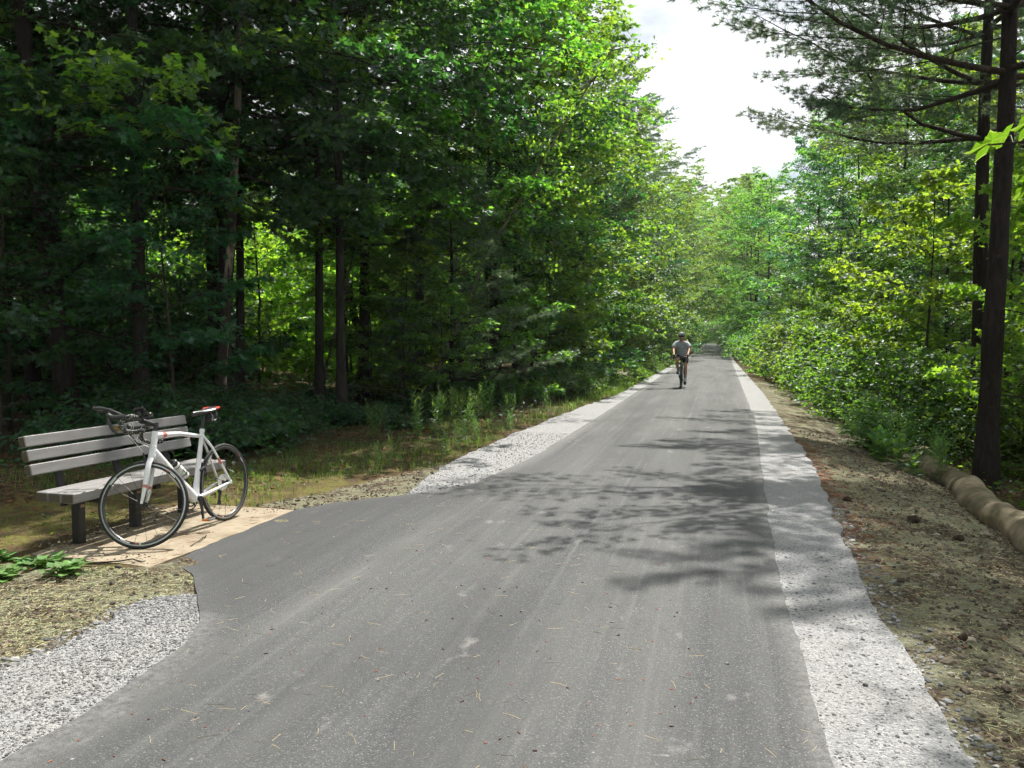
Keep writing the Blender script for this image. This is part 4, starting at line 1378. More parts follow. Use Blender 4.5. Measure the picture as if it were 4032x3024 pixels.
pebbles('dirt', 1800, lambda y, g: np.where((u_ := -4.1 + 0.28 * (y - 8.0) + g.rand(len(y)) * 1.1) < np.minimum(xl(y), np.where(y > 8.1, xg(np.maximum(y, 8.1)), 9)) - 0.02, u_, np.nan), 7.2, 14, 0.010, 'soil_crumb', 'crumbled soil on the bare ground beyond the bench', lambda x, y: gz(x, y), 49, flat=0.75, cat='soil')


_pe = np.array([(-3.86, 5.1), (-4.93, 5.16), (-5.0, 7.1), (-3.84, 7.07)])
def _pad_rim(y, g):
    return np.where(y < 5.35, -3.9 - 1.05 * g.rand(len(y)), np.where(y > 6.9, -3.9 - 1.05 * g.rand(len(y)), -4.96 + 0.10 * g.randn(len(y))))
pebbles('dirt', 900, lambda y, g: _pad_rim(y, g), 5.08, 7.16, 0.0065, 'soil_crumb', 'soil crumbs strewn along the rim of the concrete pad', lambda x, y: np.full_like(x, 0.002), 57, flat=0.6, cat='soil')


def straw(name, n, fx, ylo, yhi, ln, wd, mat, label, zf, seed, ypow=1.0, cat='straw'):
    g = np.random.RandomState(seed)
    y = ylo + (yhi - ylo) * g.rand(n) ** ypow
    x = fx(y, g)
    a = g.rand(n) * 6.28
    l = ln * (0.4 + 0.9 * g.rand(n))
    k = np.linspace(-0.5, 0.5, 3)
    cv = g.randn(n) * 0.18
    d = np.stack([np.cos(a), np.sin(a), np.zeros(n)], -1)
    e = np.stack([-np.sin(a), np.cos(a), np.zeros(n)], -1)
    P = np.stack([x, y, zf(x, y) + wd * 0.6], -1)[:, None] + (l[:, None] * k)[..., None] * d[:, None] + (l[:, None] * cv[:, None] * (0.25 - k ** 2))[..., None] * e[:, None]
    rr = np.full((n, 3), wd * 0.5)
    return tag(link(name, mesh_np(name, *tubes_np(P, rr, 3), mat)), label, cat, kind='stuff')


simple('straw', (0.46, 0.36, 0.20), 0.8)
simple('bud_scale', (0.22, 0.055, 0.02), 0.7)
straw('pine_straw', 300, lambda y, g: np.maximum(xl(y), -3.6) + 0.05 + g.rand(len(y)) * 3.0, 2.4, 9, 0.075, 0.0017, 'straw', 'pale fallen pine needles lying on the asphalt', lambda x, y: np.zeros_like(x), 51, 1.2)
straw('bud_scales', 130, lambda y, g: -2.5 + g.rand(len(y)) * 2.6, 2.5, 6, 0.016, 0.005, 'bud_scale', 'tiny reddish bud scales on the asphalt', lambda x, y: np.zeros_like(x), 52, 1.2, cat='buds')
straw('mulch_straw', 9000, lambda y, g: xo(y) + 0.15 + g.rand(len(y)) * 1.8, 2.8, 13, 0.05, 0.004, 'mulch_scrap', 'dried greenish mulch fibres on the right-hand bank', lambda x, y: gz(x, y), 53, 1.3)
straw('mulch_straw', 4200, lambda y, g: xn(np.minimum(y, 4.6)) - 0.08 - g.rand(len(y)) * 1.1, 3.0, 5.0, 0.045, 0.0035, 'mulch_scrap', 'dried greenish mulch fibres beside the stone patch', lambda x, y: gz(x, y), 54)
straw('pine_straw', 90, lambda y, g: -5.1 + 1.25 * g.rand(len(y)), 5.1, 7.0, 0.07, 0.003, 'bud_scale', 'few brown pine needles fallen on the concrete pad', lambda x, y: np.full_like(x, 0.003), 56)
straw('pine_straw', 500, lambda y, g: xo(y) + 0.02 + np.abs(g.randn(len(y))) * 0.12, 6, 14, 0.08, 0.004, 'bud_scale', 'rusty drift of pine needles along the right shoulder', lambda x, y: gz(x, y), 55)


def lump(name, loc, r, mat, label, cat, seed, group=None, flat=0.7, sub=3, rough=0.35):
    """An irregular boulder or clod: a subdivided ball pushed about by noise."""
    import bmesh
    g = np.random.RandomState(seed)
    bm = bmesh.new()
    bmesh.ops.create_icosphere(bm, subdivisions=sub, radius=1.0)
    off = g.rand(3) * 50
    for v in bm.verts:
        q = np.array(v.co)
        n = 0.6 * vnoise(q[0] * 1.3 + off[0], q[1] * 1.3 + q[2] + off[1]) + 0.6 * vnoise(q[1] * 2.7 + off[2], q[2] * 2.7 - q[0] + off[0]) + 0.35 * vnoise(q[0] * 6 + off[1], q[1] * 6 + q[2] * 5)
        v.co = v.co * (1 + rough * n * 1.6)
        v.co.z *= flat
        v.co *= r
    me_ = bpy.data.meshes.new(name)
    bm.to_mesh(me_)
    bm.free()
    me_.materials.append(MATS[mat])
    o = link(name, me_, None, loc)
    o.rotation_euler = (0, 0, g.rand() * 6.28)
    return tag(o, label, cat, group)


def rock_mat():
    t = NT('boulder')
    n = t.noise(7, detail=6, rough=0.6)
    c = t.ramp(n, [(0.3, (0.26, 0.21, 0.15)), (0.55, (0.44, 0.37, 0.28)), (0.8, (0.55, 0.49, 0.40))])
    t.bsdf(c, 0.9, normal=t.bump(t.noise(24, detail=6), 0.7, 0.02), spec=0.25)
    t = NT('clod')
    n = t.noise(40, detail=6, rough=0.7)
    c = t.ramp(n, [(0.3, (0.016, 0.011, 0.008)), (0.7, (0.07, 0.05, 0.034))])
    t.bsdf(c, 0.95, normal=t.bump(n, 1.0, 0.01), spec=0.1)


rock_mat()
lump('boulder', (-3.55, 32.0, 0.10), 0.34, 'boulder', 'pale tan boulder in the grass strip near the cyclist', 'boulder', 61, flat=0.75)
lump('stone', (-4.2, 30.6, 0.03), 0.17, 'boulder', 'small pale stone in the grass just this side of the boulder', 'stone', 62)
lump('flat_rock', (2.62, 14.2, float(gz(2.62, 14.2)) + 0.02), 0.26, 'boulder', 'flat tan rock at the upper end of the fabric tube', 'rock', 63, flat=0.35)
CL = [((1.47, 3.62), 0.040, 'largest dark soil clod low on the right-hand bank'), ((1.40, 3.80), 0.030, 'dark upright soil clod just above the largest clod'), ((1.75, 8.4), 0.055, 'round dark soil clod high on the right-hand bank'),
      ((2.05, 8.1), 0.045, 'dark soil clod beside the weeds on the right-hand bank'), ((1.95, 6.0), 0.04, 'dark soil clod in the shade of the right-hand bank'), ((1.25, 9.0), 0.04, 'small dark clod beside the rusty needle drift'),
      ((1.3, 5.0), 0.028, 'dark clod at the border between shoulder and bank'), ((1.7, 4.2), 0.026, 'dark clod at the right edge in sunlit mulch')]
for i, ((x, y), r, lab) in enumerate(CL):
    lump('soil_clod', (x, y, float(gz(x, y)) + r * 0.4), r, 'clod', lab, 'soil clod', 70 + i, flat=0.85, sub=2, rough=0.45)


# the tan fabric erosion tube lying along the foot of the bank
def tube_mat():
    t = NT('burlap_tube')
    n = t.noise(6, detail=5)
    c = t.ramp(n, [(0.3, (0.21, 0.165, 0.11)), (0.7, (0.34, 0.285, 0.20))])
    wv = t.noise(180, detail=2)
    c = t.mix(t.ramp(t.noise(2.2, detail=6), [(0.42, 0.0), (0.62, 0.8)]), c, (0.10, 0.085, 0.055))
    c = t.mix(t.ramp(t.noise(9.0, detail=6), [(0.55, 0.0), (0.68, 0.6)]), c, (0.07, 0.085, 0.035))
    t.bsdf(c, 0.95, normal=t.bump(t.math('ADD', wv, t.math('MULTIPLY', n, 1.5)), 0.6, 0.012), spec=0.1)


tube_mat()
g = np.random.RandomState(90)
ty = np.linspace(3.0, 15.4, 220)
tx = np.interp(ty, [3, 6, 8.3, 11.5, 14.7, 15.4], [2.75, 2.72, 2.66, 2.98, 3.22, 3.12]) + 0.06 * np.sin(ty * 1.7)
tr = 0.180 * (1 + 0.22 * fbm(ty * 1.5, 3.0)) * np.where(ty > 15.1, np.clip((15.45 - ty) / 0.35, 0.15, 1), 1)
tz = gz(tx, ty) + 0.11 + 0.03 * fbm(ty * 0.8, 8.0)
tv, tq = tubes_np(np.stack([tx, ty, tz], -1)[None], tr[None], 28)
tv = tv + (0.030 * fbm(tv[:, 0] * 7 + tv[:, 2] * 6, tv[:, 1] * 4.5))[:, None] * np.array([1, 0, 1])
tag(link('erosion_tube', mesh_np('erosion_tube', tv, tq, 'burlap_tube', True)), 'long tan fabric erosion tube lying along the foot of the right-hand bank', 'erosion tube')


def stick(name, pts_, r, mat, label):
    P = np.array(pts_, float)
    k = np.linspace(0, 1, 12)
    s = np.linspace(0, 1, len(P))
    Q = np.stack([np.interp(k, s, P[:, i]) for i in range(3)], -1) + np.random.RandomState(len(label)).randn(12, 3) * r * 0.6
    return tag(link(name, mesh_np(name, *tubes_np(Q[None], (r * (1 - 0.5 * k))[None], 6), mat, True)), label, 'stick')


stick('fallen_stick', [(-4.95, 5.06, -0.01), (-4.6, 4.95, 0.015), (-4.2, 5.02, 0.015), (-4.05, 5.18, 0.02), (-3.93, 5.15, 0.012)], 0.008, 'twig_bark', 'thin crooked brown stick at the near corner of the concrete pad')
stick('fallen_stick', [(-3.98, 5.95, 0.012), (-3.93, 5.8, 0.016), (-3.9, 5.62, 0.012)], 0.005, 'twig_bark', 'short brown twig below the bicycle pedal on the concrete')
stick('dead_branch', [(-9.3, 18.6, 0.0), (-8.6, 18.1, 1.8), (-7.9, 17.6, 3.6), (-7.2, 17.3, 5.4)], 0.035, 'dead_wood', 'long pale dead stem leaning across the straight dark pine')
stick('dead_branch', [(-9.0, 16.0, 0.3), (-8.0, 16.4, 0.62), (-7.0, 16.9, 0.5), (-6.2, 17.1, 0.2)], 0.018, 'dead_wood', 'bare grey fallen bough low in the shade beyond the bench')

# ------------------------------------------------------------------ concrete pad and bench
def concrete():
    t = NT('concrete')
    n = t.noise(9, detail=6)
    c = t.ramp(n, [(0.3, (0.235, 0.195, 0.142)), (0.7, (0.325, 0.275, 0.202))])
    c = t.mix(t.ramp(t.noise(2.6, detail=6, rough=0.65), [(0.48, 0.0), (0.64, 0.75)]), c, (0.155, 0.112, 0.072))
    s = t.voro(130, out='Color')
    sp_ = t.node('ShaderNodeSeparateColor')
    t.link(s, sp_.inputs[0])
    c = t.mix(t.ramp(sp_.outputs[0], [(0.88, 0.0), (0.95, 0.6)]), c, (0.20, 0.15, 0.10))
    t.bsdf(c, 0.92, normal=t.bump(t.noise(120, detail=4), 0.35, 0.004), spec=0.25)


concrete()
PAD = empty('bench_pad', (0, 0, 0))
tag(PAD, 'tan concrete pad under the bench', kind='structure')
mb = MB()
ex = []
g = np.random.RandomState(3)
def pad_edge(p, q, n):
    for i in range(n):
        f = i / n
        w = 0.075 * fbm(f * 5 + p[0], q[1] * 3) * math.sin(math.pi * min(1, max(0.05, f)))
        ex.append((p[0] + (q[0] - p[0]) * f + w, p[1] + (q[1] - p[1]) * f + w))
pad_edge((-3.83, 5.06), (-3.81, 7.08), 24)
pad_edge((-3.81, 7.08), (-5.0, 7.12), 20)
pad_edge((-5.0, 7.12), (-4.93, 5.16), 20)
pad_edge((-4.93, 5.16), (-3.83, 5.06), 20)
n = len(ex)
mb.add([(x, y, 0.003) for x, y in ex] + [(x, y, -0.12) for x, y in ex], [tuple(range(n))] + [(i, i + n, (i + 1) % n + n, (i + 1) % n) for i in range(n)])
mb.build('concrete_slab', 'concrete', PAD, smooth=False)


def plastic_wood():
    t = NT('plastic_lumber')
    n = t.noise(60, t.co((0.06, 1, 1)), 5, 0.65)
    c = t.ramp(n, [(0.3, (0.175, 0.168, 0.165)), (0.7, (0.235, 0.228, 0.225))])
    c = t.mix(t.ramp(t.noise(5, detail=6), [(0.55, 0.0), (0.75, 0.35)]), c, (0.14, 0.13, 0.118))
    t.bsdf(c, 0.55, normal=t.bump(t.math('ADD', n, t.noise(300, detail=2)), 0.25, 0.003), spec=0.4)


plastic_wood()
simple('plastic_end', (0.075, 0.060, 0.045), 0.8)
simple('black_steel', (0.012, 0.012, 0.014), 0.45, spec=0.5)
simple('brass', (0.40, 0.27, 0.08), 0.4, 0.8)
simple('dark_ink', (0.02, 0.016, 0.010), 0.7)
simple('tan_label', (0.36, 0.24, 0.14), 0.6)
BENCH = empty('park_bench', (-4.81, 6.15, 0.0), R(90 - 3.3))
tag(BENCH, 'grey recycled-plastic slat bench on black posts beside the trail', 'bench')
BL = 1.82


def slat(c, s, rot=None):
    o = MB().box((0, 0, 0), s, None, 0.006).build('slat', 'plastic_lumber', BENCH, smooth=False)
    o.location = c
    if rot is not None:
        o.rotation_euler = rot
    for e in (-1, 1):   # sawn ends, a darker brown than the slats
        k = MB().box((e * (s[0] / 2 + 0.001), 0, 0), (0.003, s[1] - 0.012, s[2] - 0.012)).build('end_cap', 'plastic_end', o, smooth=False)
    return o


for i in range(3):
    slat((0, -0.2175 + i * 0.12, 0.4125), (BL, 0.105, 0.075))
TB = R(-13)
back = []
for i in range(3):
    zc = 0.602 + i * 0.106
    back.append(slat((0, 0.145 + (zc - 0.60) * 0.23, zc), (BL, 0.062, 0.084), (TB, 0, 0)))
for x in (-0.61, 0.0, 0.61):
    MB().box((x, -0.02, 0.115), (0.075, 0.075, 0.518), None, 0.008).build('post', 'black_steel', BENCH, smooth=False)
    MB().box((x, -0.065, 0.354), (0.06, 0.40, 0.040), None, 0.005).build('seat_support', 'black_steel', BENCH, smooth=False)
    MB().box((x, 0.170, 0.56), (0.06, 0.035, 0.56), Matrix.Rotation(TB, 3, 'X'), 0.005).build('back_support', 'black_steel', BENCH, smooth=False)
    MB().box((x + 0.002, -0.0595, 0.295), (0.04, 0.003, 0.022)).build('label_plate', 'tan_label', BENCH, smooth=False)
# small brass dedication plate with engraved lines on the top slat
pl = MB().box((0.02, -0.0335, 0.004), (0.125, 0.004, 0.05), None, 0.001).build('plaque', 'brass', back[2], smooth=False)
mbp = MB()
for k in range(4):
    for a, b in ((-0.045, -0.012), (-0.006, 0.020), (0.026, 0.048)):
        mbp.box((0.02 + (a + b) / 2, -0.0361, 0.020 - k * 0.0115), (b - a, 0.0012, 0.0045))
for o_ in (pl,):
    mbp.build('engraving', 'dark_ink', back[2], smooth=False)

# ------------------------------------------------------------------ bicycles
simple('white_paint', (0.74, 0.74, 0.76), 0.28, coat=0.6, var=0.02)
simple('red_paint', (0.55, 0.16, 0.13), 0.3, coat=0.5)
simple('rubber', (0.016, 0.016, 0.017), 0.75)
simple('black_parts', (0.018, 0.018, 0.020), 0.38, var=0.15)
simple('carbon_rim', (0.030, 0.031, 0.034), 0.35)
simple('brake_track', (0.42, 0.42, 0.43), 0.3, 0.9)
simple('steel', (0.55, 0.55, 0.56), 0.28, 1.0)
simple('chain_steel', (0.16, 0.15, 0.14), 0.4, 0.9)
simple('clear_plastic', (0.62, 0.62, 0.58), 0.2)
simple('orange_reflector', (0.65, 0.17, 0.01), 0.2)
simple('white_cable', (0.68, 0.67, 0.64), 0.5)
simple('saddle_vinyl', (0.045, 0.045, 0.05), 0.32)
simple('saddle_red', (0.75, 0.045, 0.02), 0.35)
simple('bag_fabric', (0.014, 0.014, 0.015), 0.8)
simple('grey_strap', (0.33, 0.33, 0.34), 0.6)
simple('bottle_white', (0.72, 0.71, 0.67), 0.4)
simple('bottle_green', (0.01, 0.13, 0.07), 0.4)
simple('teal_paint', (0.035, 0.085, 0.095), 0.3, coat=0.4)


def tape_mat():
    t = NT('bar_tape')
    n = t.voro(95, out='Distance')
    c = t.ramp(n, [(0.22, (0.62, 0.60, 0.52)), (0.34, (0.014, 0.014, 0.015))])
    t.bsdf(c, 0.6, normal=t.bump(n, 0.4, 0.003))


tape_mat()
RW = 0.335
AX, BB_, HT, HB, ST = (0, RW), (0.405, 0.268), (0.800, 0.862), (0.855, 0.688), (0.243, 0.800)
FA = (0.985, RW)


def P3(p, y=0.0):
    return (p[0], y, p[1])


def L2(a, b, f):
    return (a[0] + (b[0] - a[0]) * f, a[1] + (b[1] - a[1]) * f)


def wheel(root, cx, M, rear, decals):
    w = empty('wheel')
    w.parent = root
    c = (cx, 0, RW)
    m = MB(M)
    m.lathe([(RW - 0.0135 + 0.0135 * math.cos(a), 0.0135 * math.sin(a)) for a in np.linspace(0, 2 * math.pi, 10, endpoint=False)], 'y', 64, c, closed=True)
    m.build('tyre', 'rubber', w)
    m = MB(M)
    ro, ri = RW - 0.020, RW - 0.048
    m.lathe([(ro - 0.011, -0.0105), (ro - 0.018, -0.0110), (ri + 0.004, -0.006), (ri, 0), (ri + 0.004, 0.006), (ro - 0.018, 0.0110), (ro - 0.011, 0.0105)], 'y', 64, c)
    m.build('rim', 'carbon_rim', w)
    m = MB(M)
    for sg in (-1, 1):
        m.lathe([(ro + 0.001, sg * 0.0103), (ro - 0.011, sg * 0.0108)], 'y', 64, c)
    m.build('brake_track', 'brake_track', w)
    m = MB(M)
    ns_ = 20
    for i in range(ns_):
        a = 2 * math.pi * i / ns_ + 0.1
        sg = 1 if i % 2 else -1
        off = 0.35 * (1 if (i // 2) % 2 else -1) * (1 if rear else 0.0)
        p = (c[0] + 0.018 * math.cos(a + off), sg * 0.030, c[2] + 0.018 * math.sin(a + off))
        q = (c[0] + ri * math.cos(a), 0, c[2] + ri * math.sin(a))
        m.tube([p, q], 0.0013, 4, caps=False)
    m.build('spokes', 'black_parts', w)
    m = MB(M)
    m.tube([(c[0], -0.055, c[2]), (c[0], 0.055, c[2])], 0.010, 12)
    for sg in (-1, 1):
        m.tube([(c[0], sg * 0.027, c[2]), (c[0], sg * 0.033, c[2])], 0.021, 14)
    m.build('hub', 'black_parts', w)
    if decals:
        for a, da, mt in ((-1.05, 0.26, 'white_paint'), (-1.22, 0.05, 'saddle_red'), (-1.34, 0.05, 'white_paint'), (2.5, 0.16, 'white_paint'), (2.36, 0.05, 'saddle_red'), (0.8, 0.22, 'white_paint')):
            m = MB(M)
            m.lathe([(ro - 0.013, 0.0118), (ro - 0.021, 0.0112)], 'y', 8, c, a, a + da)
            m.build('decal', mt, w)
    return w


def bicycle(name, loc, yaw, lean, steer, frame_mat, label, white=True, aero=True, crank=0.0):
    B = empty(name, loc)
    B.rotation_mode = 'QUATERNION'
    B.rotation_quaternion = (Matrix.Rotation(yaw, 4, 'Z') @ Matrix.Rotation(lean, 4, 'X') @ Matrix.Rotation(0.0105 if steer else 0.0, 4, 'Y')).to_quaternion()
    tag(B, label, 'bicycle')
    I = Matrix.Identity(4)
    ax = (Vector(P3(HT)) - Vector(P3(HB))).normalized()
    S = Matrix.Translation(P3(HB)) @ Matrix.Rotation(steer, 4, ax) @ Matrix.Translation(-Vector(P3(HB)))
    wheel(B, 0.0, I, True, white)
    wheel(B, FA[0], S, False, white)
    # frame: one bonded body
    m = MB()
    m.tube([P3(L2(HT, HB, -0.05)), P3(L2(HT, HB, 0.5)), P3(L2(HT, HB, 1.03))], [0.024, 0.024, 0.031], 14)
    m.tube([P3(L2(HT, HB, 0.12)), P3(L2(L2(HT, HB, .12), ST, 0.5)), P3(L2(L2(HT, HB, .12), L2(ST, BB_, .06), 1.0))], [0.026, 0.019, 0.016], 12, flat=0.95)
    m.tube([P3(L2(HT, HB, 0.80)), P3(L2(L2(HT, HB, .8), BB_, 0.3)), P3(L2(L2(HT, HB, .8), BB_, 0.7)), P3(BB_)], [0.036, 0.036, 0.037, 0.040], 14, flat=0.85)
    m.tube([P3(BB_), P3(L2(BB_, ST, 0.3)), P3(L2(BB_, ST, 0.8)), P3(L2(BB_, ST, 1.05))], [0.036, 0.026, 0.021, 0.020], 12, flat=0.85)
    m.tube([(BB_[0], -0.036, BB_[1]), (BB_[0], 0.036, BB_[1])], 0.030, 16)
    for sg in (-1, 1):
        m.tube([P3((0.385, 0.275), sg * 0.022), (0.30, sg * 0.030, 0.285), (0.15, sg * 0.050, 0.310), (0.0, sg * 0.062, RW)], [0.018, 0.015, 0.013, 0.010], 10)
        m.tube([P3(L2(ST, BB_, 0.05), sg * 0.012), (0.17, sg * 0.030, 0.665), (0.08, sg * 0.048, 0.50), (0.0, sg * 0.062, RW)], [0.012, 0.0095, 0.009, 0.010], 8)
        m.box((0.0, sg * 0.064, RW), (0.035, 0.008, 0.032), None, 0.003)
    fr = m.build('frame', frame_mat, B)
    # paint accents on the frame
    if white:
        for a, b, r, mt in ((L2(L2(HT, HB, .12), ST, 0.13), L2(L2(HT, HB, .12), ST, 0.20), 0.0262, 'red_paint'), ((0.115, 0.565), (0.085, 0.508), 0.0101, 'red_paint')):
            mm = MB()
            y = 0.0 if r > 0.02 else 0.0455
            if r > 0.02:
                mm.tube([P3(a), P3(b)], [0.0256, 0.0246], 12, caps=False)
            else:
                mm.tube([P3(a, 0.0405), P3(b, 0.0475)], r, 10, caps=False)
            mm.build('accent', mt, fr)
        for f0, f1 in ((0.22, 0.34), (0.40, 0.56), (0.62, 0.72)):
            a, b = L2(L2(HT, HB, .8), BB_, f0), L2(L2(HT, HB, .8), BB_, f1)
            mm = MB()
            mm.tube([P3((a[0] + 0.004, a[1] - 0.004), 0.003), P3((b[0] + 0.004, b[1] - 0.004), 0.003)], 0.0362, 14, caps=False, flat=0.86)
            mm.build('lettering_band', 'clear_plastic', fr)
    # fork
    m = MB(S)
    cr = (0.862, 0.668)
    m.tube([P3(L2(HB, cr, -0.3)), P3(cr)], [0.026, 0.030], 14)
    for sg in (-1, 1):
        m.tube([(0.862, sg * 0.014, 0.672), (0.880, sg * 0.042, 0.625), (0.905, sg * 0.052, 0.55), (0.945, sg * 0.055, 0.43), (0.975, sg * 0.053, 0.36), (FA[0], sg * 0.052, RW)], [0.024, 0.022, 0.021, 0.016, 0.012, 0.010], 12, flat=0.65)
    fk = m.build('fork', frame_mat, B)
    if white:
        for sg in (-1, 1):
            mm = MB(S)
            mm.tube([(0.9305, sg * 0.0545, 0.470), (0.9385, sg * 0.055, 0.448)], [0.0186, 0.0174], 12, caps=False, flat=0.66)
            mm.build('accent', 'red_paint', fk)
    # seat post and saddle
    sp0, sp1 = L2(BB_, ST, 1.0), (0.196, 0.955)
    MB().tube([P3(sp0), P3(sp1)], 0.0137, 12).build('seat_post', 'black_parts', B)
    m = MB()
    m.tube([P3(L2(BB_, ST, 1.0)), P3(L2(BB_, ST, 1.045))], 0.0215, 12)
    m.build('seat_clamp', frame_mat, B)
    prof_ = [(0.060, 0.052, 1.000), (0.085, 0.072, 1.002), (0.13, 0.070, 0.997), (0.19, 0.045, 0.988), (0.25, 0.027, 0.985), (0.31, 0.021, 0.984), (0.345, 0.012, 0.980)]
    vs_, fs = [], []
    na = 12
    for x, hw, zt in prof_:
        for j in range(na):
            a = 2 * math.pi * j / na
            vs_.append((x, hw * math.cos(a), zt - 0.016 + (0.016 if math.sin(a) > 0 else 0.024) * math.sin(a)))
    for i in range(len(prof_) - 1):
        for j in range(na):
            fs.append((i * na + j, i * na + (j + 1) % na, (i + 1) * na + (j + 1) % na, (i + 1) * na + j))
    fs += [tuple(range(na))[::-1], tuple((len(prof_) - 1) * na + j for j in range(na))]
    sad = MB().add(vs_, fs).build('saddle', 'saddle_vinyl', B)
    m = MB()
    for sg in (-1, 1):
        m.tube([(0.10, sg * 0.022, 0.975), (0.16, sg * 0.022, 0.960), (0.24, sg * 0.020, 0.960), (0.32, sg * 0.008, 0.972)], 0.0035, 6)
    m.box((0.196, 0, 0.958), (0.04, 0.05, 0.018), None, 0.004)
    m.build('saddle_rails', 'black_parts', sad)
    if white:
        m = MB()
        for sg in (-1, 1):
            m.tube([(0.059, sg * 0.030, 0.990), (0.074, sg * 0.0625, 0.991), (0.100, sg * 0.0705, 0.989), (0.125, sg * 0.070, 0.986)], [0.010, 0.010, 0.009, 0.003], 8)
        m.tube([(0.0595, -0.032, 0.990), (0.0595, 0.032, 0.990)], 0.0105, 8)
        m.build('saddle_trim', 'saddle_red', sad)
    # cockpit, turning with the fork
    top = L2(HT, HB, -0.42)
    CX, CZ = 0.880, 0.980
    m = MB(S)
    m.tube([P3(L2(HT, HB, -0.05)), P3(top)], 0.0185, 12)
    m.tube([P3(L2(HT, HB, -0.33)), (CX, 0, CZ)], [0.020, 0.021], 12)
    m.tube([(CX, -0.026, CZ), (CX, 0.026, CZ)], 0.023, 14)
    m.build('stem', 'black_parts', B)
    hb = empty('handlebar')
    hb.parent = B
    m = MB(S)
    m.tube([(CX, -0.12, CZ), (CX, 0, CZ), (CX, 0.12, CZ)], 0.0145, 10)
    m.build('bar_top', 'black_parts', hb)
    for sg in (-1, 1):
        m = MB(S)
        pth = [(0, .115, 0), (.004, .170, 0), (.02, .200, -.002), (.055, .210, -.006), (.086, .212, -.028), (.094, .213, -.066), (.070, .214, -.108), (.025, .215, -.130), (-.03, .216, -.138), (-.065, .216, -.140)]
        m.tube([(CX + a, sg * b, CZ + c) for a, b, c in pth], 0.0190, 10)
        m.build('drop_bar', 'bar_tape', hb)
        m = MB(S)
        m.tube([(CX + a, sg * b, CZ + c) for a, b, c in ((.045, .211, .004), (.09, .212, .008), (.135, .212, .016), (.160, .212, .034), (.172, .212, .052), (.168, .212, .064))], [0.020, 0.023, 0.022, 0.021, 0.019, 0.011], 10)
        hd = m.build('brake_hood', 'black_parts', hb)
        m = MB(S)
        m.tube([(CX + a, sg * b, CZ + c) for a, b, c in ((.166, .213, .030), (.172, .214, .0), (.165, .216, -.045), (.150, .219, -.085), (.128, .222, -.115))], [0.013, 0.016, 0.014, 0.011, 0.007], 8)
        m.build('brake_lever', 'black_parts', hd)
    if aero:
        for sg, mt in ((1, 'black_parts'), (-1, 'black_parts')):
            m = MB(S)
            m.tube([(CX + a, sg * b, CZ + c) for a, b, c in ((-.07, .065, .034), (.0, .062, .034), (.06, .058, .038), (.10, .055, .052), (.15, .050, .092), (.20, .047, .132), (.26, .044, .165), (.32, .043, .182))], 0.0125, 10)
            ab = m.build('aero_bar', mt, hb)
            m = MB(S)
            m.tube([(CX + .23, sg * .0455, CZ + .149), (CX + .26, sg * .044, CZ + .165), (CX + .325, sg * .043, CZ + .1835)], 0.0145, 10)
            m.build('grip', 'bar_tape' if sg < 0 else 'carbon_rim', ab)
            m = MB(S)
            m.box((CX - 0.02, sg * 0.085, CZ + 0.065), (0.085, 0.075, 0.016), Matrix.Rotation(0.15 * sg, 3, 'X'), 0.006)
            m.box((CX - 0.015, sg * 0.085, CZ + 0.035), (0.030, 0.030, 0.050), None, 0.004)
            m.build('arm_rest', 'black_parts', ab)
    # brakes
    for nm, M_, cx_, cz_ in [('front_brake', S, 0.905, 0.660)]:
        m = MB(M_)
        m.box((cx_, 0, cz_), (0.022, 0.055, 0.045), None, 0.006)
        for sg in (-1, 1):
            m.tube([(cx_, sg * 0.024, cz_ + 0.012), (cx_ + 0.002, sg * 0.034, cz_ - 0.02), (cx_, sg * 0.024, cz_ - 0.052)], 0.0075, 8)
            m.box((cx_, sg * 0.020, cz_ - 0.056), (0.045, 0.009, 0.010), None, 0.003)
        m.tube([(cx_, 0.030, cz_ + 0.01), (cx_, 0.034, cz_ + 0.06)], 0.006, 8)
        m.build('brake_caliper', 'black_parts', B)
    # drivetrain
    m = MB()
    for rr, yy in ((0.098, -0.046), (0.070, -0.039)):
        m.lathe([(rr, yy - 0.0015), (rr, yy + 0.0015), (rr - 0.012, yy + 0.0015), (rr - 0.012, yy - 0.0015)], 'y', 48, P3(BB_), closed=True)
    for k in range(5):
        a = k * 2 * math.pi / 5 + 0.3
        m.tube([(BB_[0], -0.046, BB_[1]), (BB_[0] + 0.09 * math.cos(a), -0.045, BB_[1] + 0.09 * math.sin(a))], [0.012, 0.006], 6)
    m.build('chainring', 'black_parts', B)
    for sg in (1, -1):
        a = -math.pi / 2 + 0.06 + crank + (0 if sg > 0 else math.pi)
        ex_, ez = BB_[0] + 0.172 * math.cos(a), BB_[1] + 0.172 * math.sin(a)
        m = MB()
        m.tube([(BB_[0], sg * 0.052, BB_[1]), (BB_[0] + 0.09 * math.cos(a), sg * 0.066, BB_[1] + 0.09 * math.sin(a)), (ex_, sg * 0.074, ez)], [0.021, 0.015, 0.014], 10, flat=0.6)
        m.tube([(BB_[0], sg * 0.040, BB_[1]), (BB_[0], sg * 0.064, BB_[1])], 0.021, 14)
        ck = m.build('crank_arm', 'black_parts', B)
        m = MB()
        m.tube([(ex_, sg * 0.070, ez), (ex_, sg * 0.165, ez)], 0.008, 8)
        for q in (-1, 1):
            m.box((ex_ + q * 0.034, sg * 0.125, ez), (0.008, 0.075, 0.022), None, 0.002)
        for q in (0.090, 0.160):
            m.box((ex_, sg * q, ez), (0.068, 0.008, 0.018), None, 0.002)
        pd = m.build('pedal', 'steel', ck)
        m = MB()
        for q in (-1, 1):
            m.box((ex_ + q * 0.041, sg * 0.125, ez), (0.006, 0.055, 0.017), None, 0.002)
        m.build('reflector', 'orange_reflector', pd)
    m = MB()
